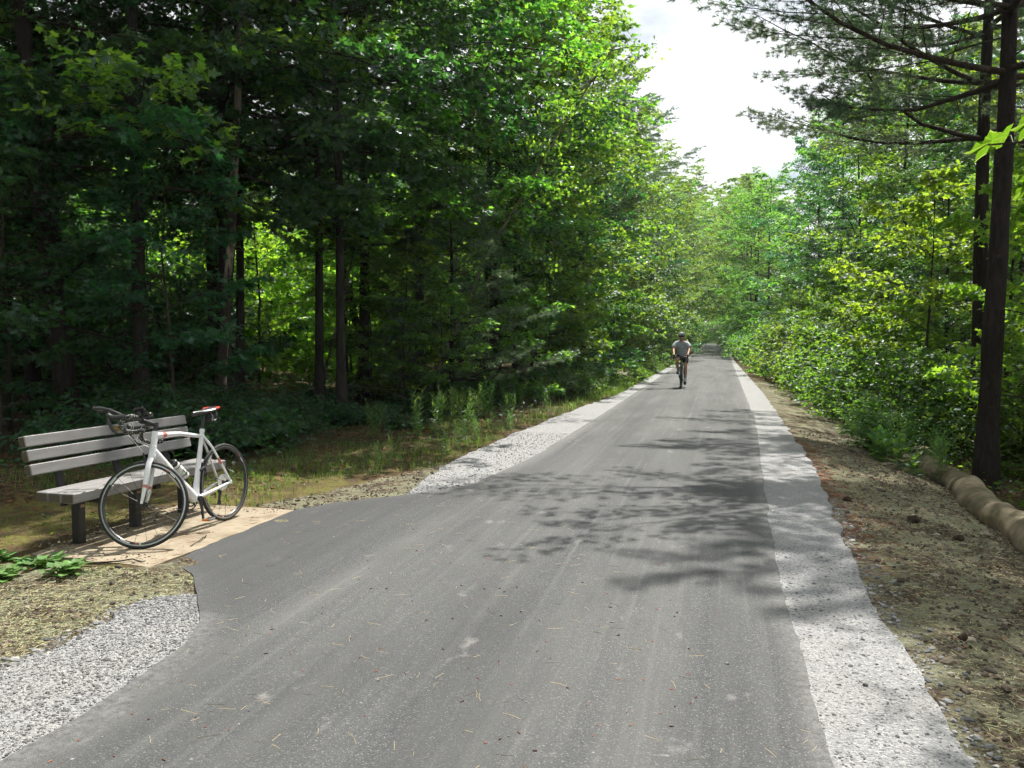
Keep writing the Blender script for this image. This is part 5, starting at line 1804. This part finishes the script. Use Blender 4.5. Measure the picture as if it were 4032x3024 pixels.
    for k, rr in enumerate((0.054, 0.047, 0.041, 0.035, 0.030)):
        m.lathe([(rr, -0.022 - k * 0.0045), (rr, -0.0205 - k * 0.0045), (0.012, -0.0205 - k * 0.0045), (0.012, -0.022 - k * 0.0045)], 'y', 28, P3(AX), closed=True)
    m.build('cassette', 'chain_steel', B)
    if white:
        MB().lathe([(0.018, -0.0165), (0.072, -0.0165), (0.072, -0.0150), (0.018, -0.0150)], 'y', 32, P3(AX), closed=True).build('spoke_guard', 'clear_plastic', B)
    m = MB()
    ch = [(BB_[0] + 0.098 * math.cos(a), BB_[1] + 0.098 * math.sin(a)) for a in np.linspace(1.6, -1.6, 16)]
    ch += [(0.05, 0.150), (0.035, 0.158), (0.020, 0.175), (0.0, 0.24)] + [(0.041 * math.cos(a), RW + 0.041 * math.sin(a)) for a in np.linspace(-2.6, -4.6, 8)] + [ch[0]]
    m.tube([(x, -0.044, z) for x, z in ch], 0.0035, 5, caps=False)
    m.build('chain', 'chain_steel', B)
    m = MB()
    m.tube([(0.0, -0.062, RW), (0.004, -0.066, 0.285), (0.014, -0.056, 0.245)], [0.011, 0.014, 0.010], 8)
    m.tube([(0.014, -0.050, 0.250), (0.034, -0.050, 0.160)], 0.008, 8)
    for c_ in ((0.014, 0.245), (0.036, 0.160)):
        m.lathe([(0.021, -0.049), (0.021, -0.041), (0.004, -0.041), (0.004, -0.049)], 'y', 16, P3(c_), closed=True)
    m.build('rear_derailleur', 'black_parts', B)
    m = MB()
    m.box((0.345, -0.035, 0.385), (0.06, 0.018, 0.04), None, 0.005)
    m.tube([(0.325, 0.0, 0.40), (0.335, -0.035, 0.405)], 0.009, 8)
    m.build('front_derailleur', 'black_parts', B)
    # cables
    bc = tuple(S @ Vector((0.905, 0.034, 0.725)))
    mid = tuple(S @ Vector((CX + 0.10, 0.06, CZ - 0.10)))
    runs = [[tuple(S @ Vector((CX + .03, 0.10, CZ - .012))), mid, bc], [(0.47, 0.020, 0.300), (0.462, 0.038, 0.255), (0.448, 0.040, 0.225), (0.42, 0.030, 0.222)]]
    for sg in (-1, 1):
        runs.append([tuple(S @ Vector((CX + .03, sg * 0.09, CZ - .012))), tuple(S @ Vector((CX + .085, sg * 0.05, CZ - .13))), (0.845, sg * 0.032, 0.755)])
    for rn in runs:
        MB().tube(rn, 0.0026, 6).build('cable', 'white_cable' if white else 'black_parts', B)
    if white:
        m = MB()
        m.tube([P3(L2(BB_, ST, 0.42), 0.014), P3((0.29, 0.505), 0.03), P3((0.275, 0.475), 0.030)], [0.016, 0.014, 0.008], 8)
        m.box((0.298, 0.012, 0.52), (0.03, 0.03, 0.07), None, 0.006)
        m.build('speed_sensor', 'black_parts', B)
        m = MB()
        dv = Vector((0.425, 0, 0.40)).normalized()
        nv = Vector((-dv.z, 0, dv.x))
        c0 = Vector(P3(L2(L2(HT, HB, .8), BB_, 0.52))) + nv * 0.071
        for k in (-0.055, 0.045):
            ring = [c0 + dv * k + 0.0385 * (nv * math.cos(a) + Vector((0, 1, 0)) * math.sin(a)) for a in np.linspace(0.6, 5.7, 12)]
            m.tube([tuple(p) for p in ring], 0.003, 6)
        m.tube([tuple(c0 - nv * 0.038 - dv * 0.09), tuple(c0 - nv * 0.038 + dv * 0.06)], 0.005, 6)
        m.build('bottle_cage', 'black_parts', B)
    return B, S


yaw = math.atan2(5.56 - 6.545, -4.225 - (-4.165))
BIKE, BS = bicycle('bicycle', (-4.165, 6.545, 0.004), yaw, R(4.0), R(-68), 'white_paint', 'white road bicycle with aero bars leaning against the bench')
# water bottle in the cage, bag under the saddle
dv = Vector((0.425, 0, 0.40)).normalized()
nv = Vector((-dv.z, 0, dv.x))
c0 = Vector(P3(L2(L2(HT, HB, .8), BB_, 0.52))) + nv * 0.071
BOT = empty('water_bottle', BIKE.location)
BOT.rotation_mode = 'QUATERNION'
BOT.rotation_quaternion = BIKE.rotation_quaternion
tag(BOT, 'white plastic water bottle with green round emblem in the bicycle frame', 'bottle')
rotb = dv.to_track_quat('Z', 'Y').to_matrix().to_4x4()
MBt = Matrix.Translation(c0 - dv * 0.10) @ rotb
MB(MBt).lathe([(0.0, 0.0), (0.030, 0.0), (0.0355, 0.006), (0.0355, 0.105), (0.031, 0.115), (0.031, 0.125), (0.0355, 0.135), (0.0355, 0.165), (0.033, 0.172)], 'z', 28).build('body', 'bottle_white', BOT)
MB(MBt).lathe([(0.0340, 0.168), (0.0345, 0.195), (0.026, 0.204), (0.012, 0.207), (0.011, 0.226), (0.0, 0.227)], 'z', 24).build('cap', 'black_parts', BOT)
inv = MBt.inverted().to_3x3()
sidev = inv @ Vector((0.15, 1, 0.1)).normalized()
a_c = math.atan2(sidev.y, sidev.x)


def emblem(rad_, hole, mat, off, name, a_from=0, a_to=2 * math.pi):
    m = MB(MBt)
    vs_, fs = [], []
    nn = 20
    for i in range(nn + 1):
        q = a_from + (a_to - a_from) * i / nn
        for rr in (hole, rad_):
            u_, h_ = rr * math.cos(q), rr * math.sin(q)
            vs_.append(((0.0355 + off) * math.cos(a_c + u_ / 0.0355), (0.0355 + off) * math.sin(a_c + u_ / 0.0355), 0.060 + h_))
    for i in range(nn):
        fs.append((2 * i, 2 * i + 1, 2 * i + 3, 2 * i + 2))
    m.add(vs_, fs).build(name, mat, BOT)


emblem(0.030, 0.0, 'bottle_green', 0.0006, 'emblem')
emblem(0.021, 0.017, 'bottle_white', 0.0011, 'emblem_ring', 0.5, 2.6)
emblem(0.012, 0.008, 'bottle_white', 0.0011, 'emblem_ring', -2.4, 0.2)

BAG = empty('saddle_bag', BIKE.location)
BAG.rotation_mode = 'QUATERNION'
BAG.rotation_quaternion = BIKE.rotation_quaternion
tag(BAG, 'small black bag strapped under the bicycle saddle', 'bag')
m = MB()
m.tube([(0.178, 0, 0.915), (0.165, 0, 0.912), (0.13, 0, 0.915), (0.09, 0, 0.920), (0.055, 0, 0.925), (0.040, 0, 0.927)], [0.018, 0.034, 0.044, 0.048, 0.044, 0.018], 12, flat=0.75)
m.build('pouch', 'bag_fabric', BAG)
m = MB()
m.tube([(0.135, 0, 0.9149), (0.122, 0, 0.9158)], [0.0455, 0.0465], 14, flat=0.76, caps=False)
m.tube([(0.075, 0.024, 0.895), (0.11, 0.033, 0.885), (0.14, 0.031, 0.905)], 0.006, 6)
m.build('strap', 'grey_strap', BAG)

# ------------------------------------------------------------------ the cyclist
RB, _ = bicycle('bicycle', (-1.21, 27.95, 0.0), R(-90), 0.0, R(0), 'teal_paint', 'dark drop-bar bicycle ridden towards the viewer by the cyclist', white=False, aero=False, crank=0.05)
simple('skin', (0.42, 0.22, 0.15), 0.55)
simple('grey_shirt', (0.36, 0.40, 0.45), 0.85)
simple('black_shorts', (0.012, 0.012, 0.015), 0.8)
simple('white_sock', (0.62, 0.64, 0.68), 0.9)
simple('shoe', (0.02, 0.02, 0.022), 0.6)
simple('helmet_shell', (0.40, 0.41, 0.44), 0.3, coat=0.4)
simple('helmet_dark', (0.02, 0.02, 0.023), 0.5)
simple('lens', (0.01, 0.01, 0.012), 0.12)


def skin_mesh(name, verts, edges, radii, mat, parent, sub=1, root=0):
    """A smooth tapered body grown along a skeleton."""
    me_ = bpy.data.meshes.new(name + '_bones')
    me_.from_pydata(verts, edges, [])
    me_.update()
    o = bpy.data.objects.new(name + '_bones', me_)
    COL.objects.link(o)
    md = o.modifiers.new('skin', 'SKIN')
    md.use_smooth_shade = True
    md.branch_smoothing = 0.6
    for i, r in enumerate(radii):
        sv = me_.skin_vertices[0].data[i]
        sv.radius = (r, r) if np.isscalar(r) else r
        sv.use_root = (i == root)
    ms = o.modifiers.new('sub', 'SUBSURF')
    ms.levels = ms.render_levels = sub
    dg = bpy.context.evaluated_depsgraph_get()
    dg.update()
    res = bpy.data.meshes.new_from_object(o.evaluated_get(dg))
    res.name = name
    bpy.data.objects.remove(o)
    res.materials.clear()
    res.materials.append(MATS[mat])
    res.polygons.foreach_set('use_smooth', np.ones(len(res.polygons), dtype=bool))
    r_ = link(name, res, parent)
    return r_


V, E, RD = [], [], []


def vtx(p, r, prev=None):
    V.append(p)
    RD.append(r)
    if prev is not None:
        E.append((prev, len(V) - 1))
    return len(V) - 1


pel = vtx((0.17, 0, 1.01), 0.125)
bel = vtx((0.25, 0, 1.16), 0.130, pel)
che = vtx((0.38, 0, 1.32), 0.150, bel)
clv = vtx((0.46, 0, 1.43), 0.085, che)
nek = vtx((0.505, 0, 1.50), 0.056, clv)
jaw = vtx((0.555, 0, 1.565), 0.075, nek)
hd_ = vtx((0.555, 0, 1.63), 0.092, jaw)
vtx((0.545, 0, 1.69), 0.080, hd_)
vtx((0.655, 0, 1.600), 0.016, hd_)
for sg in (-1, 1):
    sh = vtx((0.46, sg * 0.17, 1.41), 0.062, clv)
    el_ = vtx((0.64, sg * 0.245, 1.205), 0.042, sh)
    wr = vtx((0.885, sg * 0.212, 1.045), 0.028, el_)
    pa = vtx((0.945, sg * 0.208, 1.020), 0.030, wr)
    for k, dy in enumerate((-0.026, -0.010, 0.008)):
        a1 = vtx((0.985, sg * (0.212 + 0.022), 1.010 + dy), 0.010, pa)
        vtx((1.000, sg * (0.212 + 0.010), 0.990 + dy), 0.009, a1)
    t1 = vtx((0.970, sg * 0.186, 1.015), 0.010, pa)
    vtx((0.990, sg * 0.190, 0.995), 0.009, t1)
    hip = vtx((0.18, sg * 0.10, 0.99), 0.098, pel)
    kn = (0.40, sg * 0.125, 0.645) if sg > 0 else (0.585, sg * 0.135, 0.850)
    an = (0.345, sg * 0.118, 0.215) if sg > 0 else (0.315, sg * 0.118, 0.545)
    th = vtx(tuple(np.array((0.18, sg * 0.10, 0.99)) * 0.45 + np.array(kn) * 0.55), 0.078, hip)
    k_ = vtx(kn, 0.058, th)
    cf = vtx(tuple(np.array(kn) * 0.66 + np.array(an) * 0.34 + np.array((-0.02, 0, 0))), 0.057, k_)
    a_ = vtx(an, 0.034, cf)
    vtx((an[0] + 0.03, an[1], an[2] - 0.06), 0.036, a_)
PERSON = skin_mesh('person', V, E, RD, 'skin', None, 2)
PERSON.location = RB.location
PERSON.rotation_euler = (0, 0, R(-90))
tag(PERSON, 'cyclist in grey shirt, black shorts and helmet riding towards the viewer', 'person')


def cloth(name, mat, chains, sub=2):
    vv, ee, rr = [], [], []
    names = {}
    for ch in chains:
        pv = None
        for it in ch:
            if isinstance(it, str):
                pv = names[it]
                continue
            nm, p, r = it
            vv.append(p)
            rr.append(r)
            names[nm] = len(vv) - 1
            if pv is not None:
                ee.append((pv, len(vv) - 1))
            pv = len(vv) - 1
    return skin_mesh(name, vv, ee, rr, mat, PERSON, sub)


cloth('shirt', 'grey_shirt', [
    [('a', (0.18, 0, 1.00), 0.175), ('b', (0.25, 0, 1.15), 0.180), ('c', (0.38, 0, 1.32), 0.205), ('d', (0.465, 0, 1.425), 0.135), ('n', (0.495, 0, 1.475), 0.078)],
    ['d', ('s1', (0.455, 0.195, 1.405), 0.100), ('e1', (0.55, 0.235, 1.29), 0.082), ('f1', (0.578, 0.240, 1.262), 0.074)],
    ['c', ('k1', (0.43, 0.11, 1.37), 0.135)],
    ['c', ('k2', (0.43, -0.11, 1.37), 0.135)],
    ['d', ('s2', (0.455, -0.195, 1.405), 0.100), ('e2', (0.55, -0.235, 1.29), 0.082), ('f2', (0.578, -0.240, 1.262), 0.074)]])
cloth('shorts', 'black_shorts', [
    [('a', (0.165, 0, 1.04), 0.150), ('b', (0.17, 0, 0.99), 0.140)],
    ['b', ('l', (0.19, 0.105, 0.97), 0.115), ('l2', (0.29, 0.114, 0.82), 0.098), ('l3', (0.345, 0.119, 0.735), 0.086)],
    ['b', ('r', (0.19, -0.105, 0.985), 0.115), ('r2', (0.36, -0.118, 0.925), 0.098), ('r3', (0.465, -0.126, 0.893), 0.086)]])
for sg, an in ((1, (0.345, 0.118, 0.215)), (-1, (0.315, -0.118, 0.545))):
    MB().tube([(an[0] - 0.006, an[1], an[2] + 0.10), (an[0], an[1], an[2]), (an[0] + 0.012, an[1], an[2] - 0.05)], [0.047, 0.041, 0.043], 12).build('sock', 'white_sock', PERSON)
    MB().tube([(an[0] - 0.055, an[1], an[2] - 0.075), (an[0] - 0.02, an[1], an[2] - 0.062), (an[0] + 0.03, an[1], an[2] - 0.068), (an[0] + 0.11, an[1], an[2] - 0.088), (an[0] + 0.185, an[1], an[2] - 0.098), (an[0] + 0.21, an[1], an[2] - 0.099)], [0.022, 0.040, 0.045, 0.040, 0.032, 0.014], 12).build('shoe', 'shoe', PERSON)
    MB().tube([(0.905, sg * 0.211, 1.035), (0.945, sg * 0.209, 1.021), (0.975, sg * 0.210, 1.008)], [0.034, 0.041, 0.036], 10).build('glove', 'black_shorts', PERSON)
HEL = empty('helmet')
HEL.parent = PERSON
m = MB()
vs_, fs = [], []
nu, nv_ = 20, 7
for i in range(nv_ + 1):
    th = (math.pi / 2 + 0.12) * i / nv_
    for j in range(nu):
        ph = 2 * math.pi * j / nu
        vs_.append((0.548 + 0.145 * math.sin(th) * math.cos(ph) - 0.01, 0.105 * math.sin(th) * math.sin(ph), 1.645 + 0.118 * math.cos(th)))
fs = [(i * nu + j, (i + 1) * nu + j, (i + 1) * nu + (j + 1) % nu, i * nu + (j + 1) % nu) for i in range(nv_) for j in range(nu)]
MB().add(vs_, fs).build('liner', 'helmet_dark', HEL)
for k in (-2, -1, 0, 1, 2):
    y0 = k * 0.042
    MB().tube([(0.540 + 0.152 * math.cos(a), y0 * (0.55 + 0.45 * math.sin(a)), 1.650 + 0.120 * math.sin(a) * math.sqrt(max(0.1, 1 - (y0 / 0.13) ** 2))) for a in np.linspace(0.02, math.pi - 0.05, 12)], 0.0075, 8).build('shell_rib', 'helmet_shell', HEL)
MB().tube([(0.540 + 0.150 * math.cos(a), 0.110 * math.sin(a), 1.632) for a in np.linspace(0, 2 * math.pi, 24)], 0.008, 8).build('rim', 'helmet_dark', HEL)
for sg in (-1, 1):
    MB().tube([(0.55, sg * 0.100, 1.63), (0.575, sg * 0.085, 1.56), (0.60, sg * 0.02, 1.515)], 0.005, 6).build('chin_strap', 'helmet_dark', HEL)
MB().tube([(0.585, -0.088, 1.625), (0.640, -0.055, 1.620), (0.655, 0, 1.622), (0.640, 0.055, 1.620), (0.585, 0.088, 1.625)], [0.010, 0.026, 0.018, 0.026, 0.010], 10).build('sunglasses', 'lens', PERSON)
MB().tube([(0.628, -0.022, 1.563), (0.640, 0, 1.560), (0.628, 0.022, 1.563)], [0.003, 0.006, 0.003], 6).build('lips', 'red_paint', PERSON)
for sg in (-1, 1):
    MB().ball((0.545, sg * 0.092, 1.605), (0.022, 0.012, 0.032), 8, 6).build('ear', 'skin', PERSON)

# ------------------------------------------------------------------ near maple branch with big leaves at the right edge
SAP = empty('maple_sapling', (2.15, 2.3, float(gz(2.15, 2.3)) - 0.03))
tag(SAP, 'near maple branch whose big sunlit leaves poke in at the right edge', 'sapling')
u = np.linspace(0, 1, 8)
tr_ = np.stack([-0.15 * u, 0.05 * u, 3.6 * u], -1)
link('trunk', mesh_np('near_sapling_trunk', *tubes_np(tr_[None], (0.025 * (1 - 0.7 * u))[None], 8), 'twig_bark', True), SAP)
br = np.stack([np.array([-0.08, 0.02, 2.25]) + k * np.array([-1.35, 0.35, 0.20]) + np.array([0, 0, -0.10 * k * k]) for k in u])
link('branch', mesh_np('near_branch', *tubes_np(br[None], (0.009 * (1 - 0.7 * u))[None], 6), 'twig_bark', True), SAP)
half = [(-0.02, 0.16), (0.06, 0.30), (0.02, 0.43), (0.16, 0.40), (0.22, 0.27), (0.33, 0.24), (0.40, 0.40), (0.50, 0.47), (0.62, 0.60), (0.66, 0.44), (0.63, 0.30), (0.58, 0.17), (0.70, 0.16), (0.80, 0.23), (0.84, 0.12), (0.92, 0.06)]
pts_ = [(0, 0)] + half + [(1.06, 0)] + [(a, -b) for a, b in half[::-1]]
lv = [(0.34, 0, 0.0)] + [(a, b, -0.35 * b * b - 0.12 * a * a + 0.10 * abs(b) + 0.04 * math.sin(i * 2.3)) for i, (a, b) in enumerate(pts_)]
lf = [(0, 1 + i, 1 + (i + 1) % len(pts_)) for i in range(len(pts_))]
lm = mesh_np('leaf', np.array(lv), np.array(lf), 'near_leaf')
g = np.random.RandomState(8)
spots = [(-1.33, 0.35, 2.31, 0.15, 3.5, -0.35), (-1.30, 0.42, 2.20, 0.13, 3.9, -0.75), (-1.26, 0.30, 2.25, 0.12, 2.7, -0.5), (-1.18, 0.36, 2.34, 0.15, 3.2, -0.2), (-1.12, 0.25, 2.20, 0.13, 2.4, -0.6),
         (-1.05, 0.34, 2.30, 0.14, 4.2, -0.4), (-0.95, 0.20, 2.26, 0.13, 2.2, -0.4), (-0.92, 0.32, 2.36, 0.14, 4.0, -0.3), (-0.80, 0.20, 2.28, 0.13, 3.0, -0.5)]
for x, y, z, s, az_, el_ in spots + [(-1.42, 0.40, 2.26, 0.14, 3.3, -0.3), (-1.36, 0.28, 2.14, 0.12, 2.9, -0.7)]:
    x, z, s = x + 0.05, z + 0.12, s * 0.9
    k_ = min(1.0, max(0.0, (-0.08 - x) / 1.35))
    bp_ = (-0.08 - 1.35 * k_, 0.02 + 0.35 * k_, 2.25 + 0.20 * k_ - 0.10 * k_ * k_)
    MB().tube([bp_, ((bp_[0] + x) / 2, (bp_[1] + y) / 2, (bp_[2] + z) / 2 + 0.01), (x, y, z)], 0.0016, 6).build('leaf_stalk', 'green_stem', SAP)
    o = link('leaf', lm, SAP)
    A = Vector(dirs(np.array(az_), np.array(el_)))
    N = Vector((g.randn() * 0.25, g.randn() * 0.2 + 0.5, 1.0)).normalized()
    b_ = N.cross(A).normalized()
    n_ = A.cross(b_)
    o.matrix_local = Matrix.Translation((x, y, z)) @ Matrix((A, b_, n_)).transposed().to_4x4() @ Matrix.Scale(s, 4)

# ------------------------------------------------------------------ thin summer haze under the trees
hm = NT('haze')
hv = hm.node('ShaderNodeVolumePrincipled')
hv.inputs['Color'].default_value = (0.86, 0.92, 1.0, 1)
hv.inputs['Density'].default_value = 0.0003
hv.inputs['Anisotropy'].default_value = 0.35
hm.link(hv.outputs[0], hm.out.inputs['Volume'])
HZ = MB().box((0, 430, 15), (1240, 1160, 44)).build('haze', 'haze', None, smooth=False)
tag(HZ, 'thin pale haze softening the far trees', 'haze', kind='stuff')
cy.volume_bounces = 0
